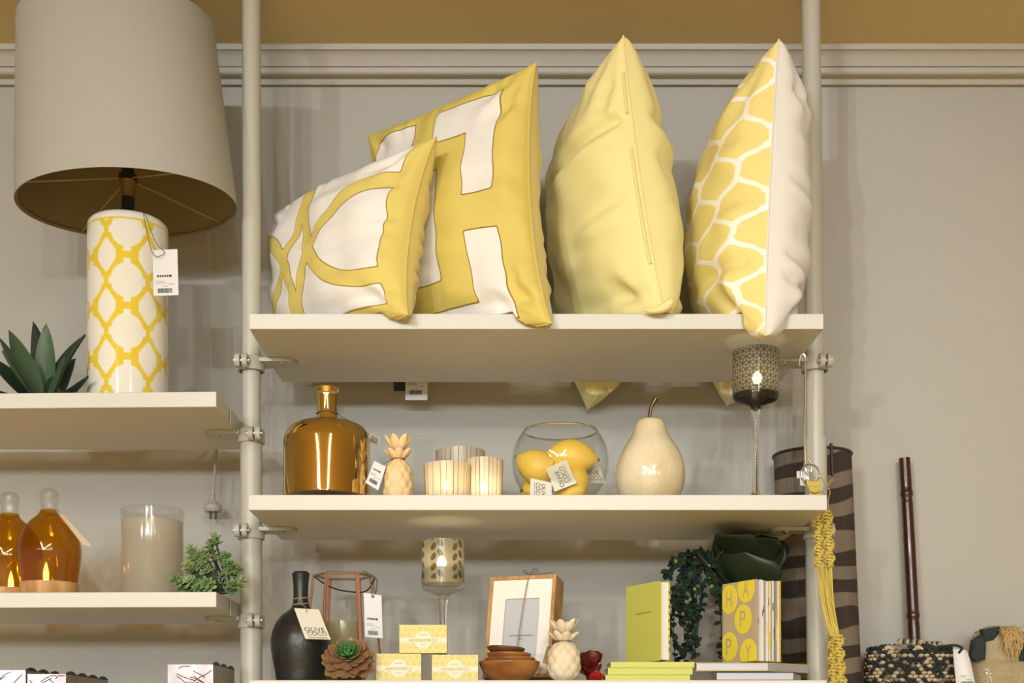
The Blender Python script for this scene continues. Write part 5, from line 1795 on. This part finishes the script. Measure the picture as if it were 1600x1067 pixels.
# ------------------------------------------------------------------ zebra lamp behind the post
M['zebra'] = mat('zebra_linen', rgb(128, 112, 96), .9)
def zebra_mat():
    m = M['zebra']; N, L = nt(m); b = N['Principled BSDF']
    tc = N.new('ShaderNodeTexCoord')
    mp = N.new('ShaderNodeMapping'); mp.inputs['Scale'].default_value = (7, 7, 17.5); mp.inputs['Rotation'].default_value = (0, .25, 0)
    L.new(tc.outputs['Object'], mp.inputs['Vector'])
    wv = N.new('ShaderNodeTexWave'); wv.wave_type = 'BANDS'; wv.bands_direction = 'Z'
    wv.inputs['Scale'].default_value = .32; wv.inputs['Distortion'].default_value = 5.5; wv.inputs['Detail'].default_value = 1.5; wv.inputs['Detail Scale'].default_value = 1.5
    L.new(mp.outputs['Vector'], wv.inputs['Vector'])
    st = N.new('ShaderNodeTexNoise'); st.inputs['Scale'].default_value = 140
    m2 = N.new('ShaderNodeMapping'); m2.inputs['Scale'].default_value = (4, 4, .25)
    L.new(tc.outputs['Object'], m2.inputs['Vector']); L.new(m2.outputs['Vector'], st.inputs['Vector'])
    r = N.new('ShaderNodeMapRange'); r.inputs['From Min'].default_value = .46; r.inputs['From Max'].default_value = .54
    L.new(wv.outputs['Fac'], r.inputs['Value'])
    c0 = N.new('ShaderNodeMix'); c0.data_type = 'RGBA'
    c0.inputs['A'].default_value = (*rgb(142, 126, 110), 1); c0.inputs['B'].default_value = (*rgb(70, 58, 52), 1)
    L.new(r.outputs['Result'], c0.inputs['Factor'])
    c1 = N.new('ShaderNodeMix'); c1.data_type = 'RGBA'; c1.blend_type = 'MULTIPLY'; c1.inputs['Factor'].default_value = .55
    L.new(c0.outputs['Result'], c1.inputs['A']); L.new(st.outputs['Color'], c1.inputs['B'])
    L.new(c1.outputs['Result'], b.inputs['Base Color'])
zebra_mat()
def zebra():
    d = 2.325; R = .0690
    zt, zb = Z(712, d), 1.28
    xt = X(1269, d)
    lean = .045
    t = thing('floor_lamp', 'tall slim zebra striped lampshade standing behind the right post', 'lamp', (xt + lean * 1.45, d, 0), None)
    mb = MB()
    n = 72
    prof = shell([(R * 1.0, zb), (R, zt)], .002)
    mb.lathe(prof, (0, 0, 0), n, closed=True)
    mb.v = [V((p.x + xt + lean * (zt - p.z), p.y + d, p.z)) for p in mb.v]
    sh = mb.build('lamp_shade', M['zebra'], t)
    for z_ in (zt, zb):
        MB().tube([(xt + lean * (zt - z_) + R * math.cos(2 * PI * i / n), d + R * math.sin(2 * PI * i / n), z_) for i in range(n)], .0028, 8, closed=True).build('trim_ring', M['lid'], sh)
    a = math.radians(-76)
    ps = [V((xt + lean * (zt - z_) + (R + .001) * math.cos(a), d + (R + .001) * math.sin(a), z_)) for z_ in (zt + .007, zt - .05)]
    MB().tube(ps, .0028, 6).build('dark_strip', M['lid'], sh)  # short dark strip at the front of the top rim
    xb = xt + lean * (zt - zb)
    MB().tube([(xb, d, .03), (xb - .003, d, zb + .05)], .011, 16).build('pole', M['black_metal'], t)
    MB().lathe([(0, .001), (.068, .001), (.068, .022), (.02, .03), (0, .03)], (xb, d, 0), 40).build('base', M['black_metal'], t)
    for k in range(3):
        an = 2 * PI * k / 3
        MB().tube([(xb - .003, d, zb + .045), (xb + (R - .003) * math.cos(an), d + (R - .003) * math.sin(an), zb + .045)], .0015, 6).build('spoke', M['steel'], t)
zebra()

# ------------------------------------------------------------------ bamboo pole, rolled rug and wrapped rug at the right
M['bamboo'] = mat('dark_lacquered_bamboo', rgb(62, 28, 22), .28, coat=.4, var=(18, .5, rgb(34, 18, 16), (6, 6, .4)))
def bamboo():
    d0, d1 = 2.375, 2.36
    t = thing('bamboo_pole', 'dark lacquered bamboo pole leaning on the wall above the woven rug', 'pole', at(1433, 1090, d1))
    pts, rs = [], []
    k = d0 / F
    for y_ in list(range(716, 1082, 3)):
        q = (y_ - 716) / 366
        x_ = 1413 + (1429 - 1413) * ((y_ - 716) / 294) ** .9
        r = 9.0 + 1.0 * q
        for nd in (772, 962):
            e = (y_ - nd)
            r += 1.5 * math.exp(-(e / 4.0) ** 2) - .7 * math.exp(-((e - 7) / 4.0) ** 2)
        pts.append(at(x_, y_, d0 + (d1 - d0) * q)); rs.append(r * k * .97)
    cane = MB().tube(pts, rs, 24).build('cane', M['bamboo'], t)
    for y_ in (772, 962):
        p = at(1413 + 16 * ((y_ - 716) / 294) ** .9, y_ + 1, d0 - .006 * (y_ > 800))
        MB().lathe([(.0112, -.0006), (.0117, 0), (.0112, .0006)], p, 24).build('node_ring', M['lid'], cane)
bamboo()
M['rug_dark'] = mat('charcoal_yarn', rgb(44, 44, 44), .95, bump=(300, .5))
M['rug_cream'] = mat('cream_yarn', rgb(188, 172, 142), .95, bump=(300, .5))
M['rug_mix'] = mat('mottled_yarn', rgb(92, 84, 74), .95, bump=(300, .5), var=(60, .8, rgb(170, 156, 130)))
def woven():
    rnd = random.Random(31)
    d = 2.27
    x0, x1 = X(1368, d), X(1499, d)
    zt = Z(1016, d); zb = Z(1120, d)
    t = thing('rolled_rug', 'chunky black and cream woven rug bundle at the foot of the bamboo pole', 'rug', ((x0 + x1) / 2, d + .05, zb))
    cx_, cy_ = (x0 + x1) / 2, d + .045
    rx, ry = (x1 - x0) / 2 - .003, .040
    def rim(a):
        # rounded oblong
        ca, sa = math.cos(a), math.sin(a)
        return V((cx_ + rx * math.copysign(abs(ca) ** .45, ca), cy_ + ry * math.copysign(abs(sa) ** .6, sa), 0))
    raw = [rim(2 * PI * i / 2000) for i in range(2001)]
    acc = [0]
    for p_, q_ in zip(raw, raw[1:]): acc.append(acc[-1] + (q_ - p_).length)
    def rim(a):
        # the same outline, walked at an even pace
        s_ = (a / (2 * PI)) % 1 * acc[-1]
        lo, hi = 0, 2000
        while hi - lo > 1:
            m_ = (lo + hi) // 2
            if acc[m_] <= s_: lo = m_
            else: hi = m_
        return raw[lo].lerp(raw[hi], (s_ - acc[lo]) / max(acc[hi] - acc[lo], 1e-9))
    MB().poly([rim(2 * PI * i / 48) + V((0, 0, zb)) for i in range(48)], V((0, 0, zt - zb))).build('rug_core', M['rug_dark'], t)
    row = 0
    z = zb + .003
    while z < zt:
        mb = MB()
        N_ = 84
        for i in range(N_):
            a0, a1 = 2 * PI * i / N_, 2 * PI * (i + 1.15) / N_
            am = (a0 + a1) / 2
            if rim(am).y > cy_ + .02: continue
            out = rim(am) - V((cx_, cy_, 0)); out.normalize()
            up = .0016 if (i + row) % 2 else -.0010
            lift = .0042 if (i + row) % 2 else .0014
            mb.tube(cr([rim(a0) + V((0, 0, z)), rim(am) + out * lift + V((0, 0, z + up)), rim(a1) + V((0, 0, z))], 3), .0032, 6, 1 if rnd.random() < ((.55 if (i + row) % 2 else .05) if row % 3 == 2 else (.28 if (i + row) % 2 else .02)) else (2 if rnd.random() < .22 else 0))
        mb.build('weave_row', [M['rug_dark'], M['rug_cream'], M['rug_mix']], t)
        z += .0062; row += 1
    mb = MB()
    for ring in range(3):
        s = 1 - .16 * ring
        N_ = 30
        for i in range(N_):
            a0, a1 = 2 * PI * i / N_, 2 * PI * (i + 1.3) / N_
            P0, P1 = rim(a0), rim(a1)
            f = lambda p, z_: V((cx_ + (p.x - cx_) * s, cy_ + (p.y - cy_) * s, z_))
            mb.tube(cr([f(P0, zt), f((P0 + P1) / 2, zt + .006 + .002 * ring), f(P1, zt + .002)], 3), .0040, 6, rnd.choice((0, 0, 1, 2)))
    mb.build('braided_top_edge', [M['rug_dark'], M['rug_cream'], M['rug_mix']], t)
    mb = MB()
    for (xa, xb, yy) in ((1405, 1442, 1000), (1442, 1470, 1004)):
        for j in range(3):
            pts = []
            for i in range(26):
                q = i / 25
                pts.append(at(xa + (xb - xa) * q, yy + 4 + 3 * math.sin(q * 22 + j * 2.1), 2.30 + .005 * math.cos(q * 22 + j * 2.1)))
            mb.tube(pts, .0042, 6, (0, 1, 2)[j])
    mb.build('braided_tie', [M['rug_dark'], M['rug_cream'], M['rug_mix']], t)
    q = pq((2.235, 2.23, 2.245, 2.245), (1497, 1085), (1526, 1085), (1512, 1016), (1489, 1013))
    # the swing tag curls: built as a bent strip
    mb = MB(); L_, R_ = [], []
    for i in range(13):
        s = i / 12
        y_ = 1013 + 74 * s
        xl = 1489 + 7 * s ** 1.2; xr = 1510 + 17 * s ** .7
        L_.append(at(xl, y_, 2.245 - .012 * math.sin(s * 2.2))); R_.append(at(xr, y_ + 3 * (1 - s), 2.238 - .012 * math.sin(s * 2.2)))
    vs = L_ + R_ + [p + V((0, .0008, 0)) for p in L_ + R_]
    fs = []
    for i in range(12):
        fs += [(i, i + 1, 13 + i + 1, 13 + i), (26 + i, 26 + 13 + i, 26 + 13 + i + 1, 26 + i + 1), (i, 26 + i, 27 + i, i + 1), (13 + i, 14 + i, 40 + i, 39 + i)]
    mb.add(vs, fs)
    tg = mb.build('price_tag', M['paper'], t, angle=180)
    mb = MB()
    qq = [at(1497, 1066.5, 2.2255), at(1525, 1066.5, 2.2195), at(1520, 1040, 2.223), at(1493, 1040, 2.2285)]
    for v, a, b in ((.42, .2, .5), (.34, .2, .55), (.18, .5, .75)):
        u = a
        while u < b:
            rect_on(mb, qq, u, u + .05, v, v + .02, .0004); u += .07
    u = .2
    while u < .85:
        rect_on(mb, qq, u, u + .03, -.1, .08, .0004); u += .055
    mb.build('barcode', M['ink'], tg, smooth=False)
    MB().tube(cr([at(1470, 1010, 2.262), at(1490, 1008, 2.25), at(1503, 1012, 2.24), at(1498, 1020, 2.238)], 5), .0022, 6).build('tie_cord', M['rug_dark'], t)
woven()
M['film'] = thin_glass('clear_wrap', (.97, .97, .96), 1.5, .06)
M['rug_navy'] = mat('dark_navy_yarn', rgb(46, 52, 54), .95, bump=(200, .6, (1, 1, 1)))
M['herring'] = mat('sandy_herringbone', rgb(184, 164, 126), .95)
M['fringe'] = mat('jute_fringe', rgb(178, 150, 98), .9)
def herring():
    m = M['herring']; N, L = nt(m); b = N['Principled BSDF']
    tc = N.new('ShaderNodeTexCoord'); sx = N.new('ShaderNodeSeparateXYZ')
    L.new(tc.outputs['Object'], sx.inputs[0])
    pp = N.new('ShaderNodeMath'); pp.operation = 'PINGPONG'; pp.inputs[1].default_value = .006
    L.new(sx.outputs['X'], pp.inputs[0])
    ad = N.new('ShaderNodeMath'); ad.operation = 'ADD'; L.new(pp.outputs[0], ad.inputs[0]); L.new(sx.outputs['Z'], ad.inputs[1])
    ml = N.new('ShaderNodeMath'); ml.operation = 'MULTIPLY'; ml.inputs[1].default_value = 1700; L.new(ad.outputs[0], ml.inputs[0])
    si = N.new('ShaderNodeMath'); si.operation = 'SINE'; L.new(ml.outputs[0], si.inputs[0])
    r = N.new('ShaderNodeMapRange'); r.inputs['From Min'].default_value = -1
    L.new(si.outputs[0], r.inputs['Value'])
    mx = N.new('ShaderNodeMix'); mx.data_type = 'RGBA'; mx.inputs['A'].default_value = (*rgb(170, 150, 112), 1); mx.inputs['B'].default_value = (*rgb(206, 190, 156), 1)
    L.new(r.outputs['Result'], mx.inputs['Factor']); L.new(mx.outputs['Result'], b.inputs['Base Color'])
    bp = N.new('ShaderNodeBump'); bp.inputs['Strength'].default_value = .6; bp.inputs['Distance'].default_value = .002
    L.new(si.outputs[0], bp.inputs['Height']); L.new(bp.outputs['Normal'], b.inputs['Normal'])
herring()
def wrapped():
    rnd = random.Random(14)
    d = 2.27
    t = thing('wrapped_rug', 'sandy herringbone rug with dark patches and jute fringe, half in clear wrap', 'rug', at(1570, 1120, d + .03))
    zb = Z(1120, d)
    def sheet(outline, dd, m, name, depth, amp=.003):
        pts = [at(x, y, dd) for x, y in outline]
        cc = sum(pts, V()) / len(pts)
        mb = MB()
        n = len(pts)
        rings = 6
        vs = []
        for r in range(rings + 1):
            s = r / rings
            for p in pts:
                q = cc + (p - cc) * s
                q = q + V((0, -depth * (1 - s ** 3) + amp * noise.noise(q * 60), amp * .4 * noise.noise(q * 40)))
                vs.append(q)
        for r in range(rings + 1):
            for p in pts:
                q = cc + (p - cc) * (r / rings)
                vs.append(q + V((0, .012, 0)))
        N_ = (rings + 1) * n
        fs = []
        for r in range(rings):
            for i in range(n):
                a, b = r * n + i, r * n + (i + 1) % n
                fs.append((a, b, b + n, a + n)); fs.append((N_ + a, N_ + a + n, N_ + b + n, N_ + b))
        for i in range(n):
            a, b = rings * n + i, rings * n + (i + 1) % n
            fs.append((a, b, N_ + b, N_ + a))
        mb.add(vs, fs)
        return mb.build(name, m, t, angle=60)
    def dense(pl, k=6):
        o = []
        for i in range(len(pl)):
            a, b = pl[i], pl[(i + 1) % len(pl)]
            for j in range(k): o.append((a[0] + (b[0] - a[0]) * j / k, a[1] + (b[1] - a[1]) * j / k))
        return o
    sheet(dense([(1516, 1028), (1519, 1000), (1528, 985), (1545, 978), (1580, 978), (1600, 988), (1640, 1000), (1640, 1118), (1512, 1118)]), 2.30, M['herring'], 'rug_roll', .035)
    sheet(dense([(1534, 983), (1561, 979), (1565, 984), (1552, 1000), (1538, 1002)]), 2.272, M['rug_navy'], 'dark_patch', .006)
    sheet(dense([(1517, 1026), (1521, 1000), (1533, 991), (1540, 1000), (1539, 1030), (1526, 1033)]), 2.268, M['rug_navy'], 'dark_patch', .006)
    sheet(dense([(1589, 1012), (1600, 1004), (1625, 1006), (1625, 1034), (1592, 1034)]), 2.266, M['rug_navy'], 'dark_patch', .006)
    mb = MB()
    for i in range(44):
        a = at(rnd.uniform(1562, 1590), rnd.uniform(980, 992), 2.262)
        p1 = a + V((rnd.uniform(-.006, .014), -.008, rnd.uniform(.0, .006)))
        p2 = a + V((rnd.uniform(-.006, .022), -.012, rnd.uniform(-.025, -.008)))
        p3 = p2 + V((rnd.uniform(-.008, .008), .002, rnd.uniform(-.03, -.006)))
        mb.tube(cr([a, p1, p2, p3], 4), .0008, 5)
    mb.build('jute_fringe', M['fringe'], t)
    mb = MB()
    pts = [at(x, y, 2.262) for x, y in dense([(1514, 1032), (1540, 1028), (1570, 1030), (1600, 1030), (1640, 1034), (1640, 1118), (1510, 1118)], 5)]
    cc = sum(pts, V()) / len(pts); n = len(pts); vs = []
    for r in range(11):
        s = r / 10
        for p in pts:
            q = cc + (p - cc) * s
            vs.append(q + V((0, -.026 * (1 - s ** 4) + .006 * noise.noise(q * 55) + .004 * noise.noise(q * 130), 0)))
    fs = [(r * n + i, r * n + (i + 1) % n, (r + 1) * n + (i + 1) % n, (r + 1) * n + i) for r in range(10) for i in range(n)]
    mb.add(vs, fs)
    mb.build('clear_wrap', M['film'], t, angle=30)
wrapped()
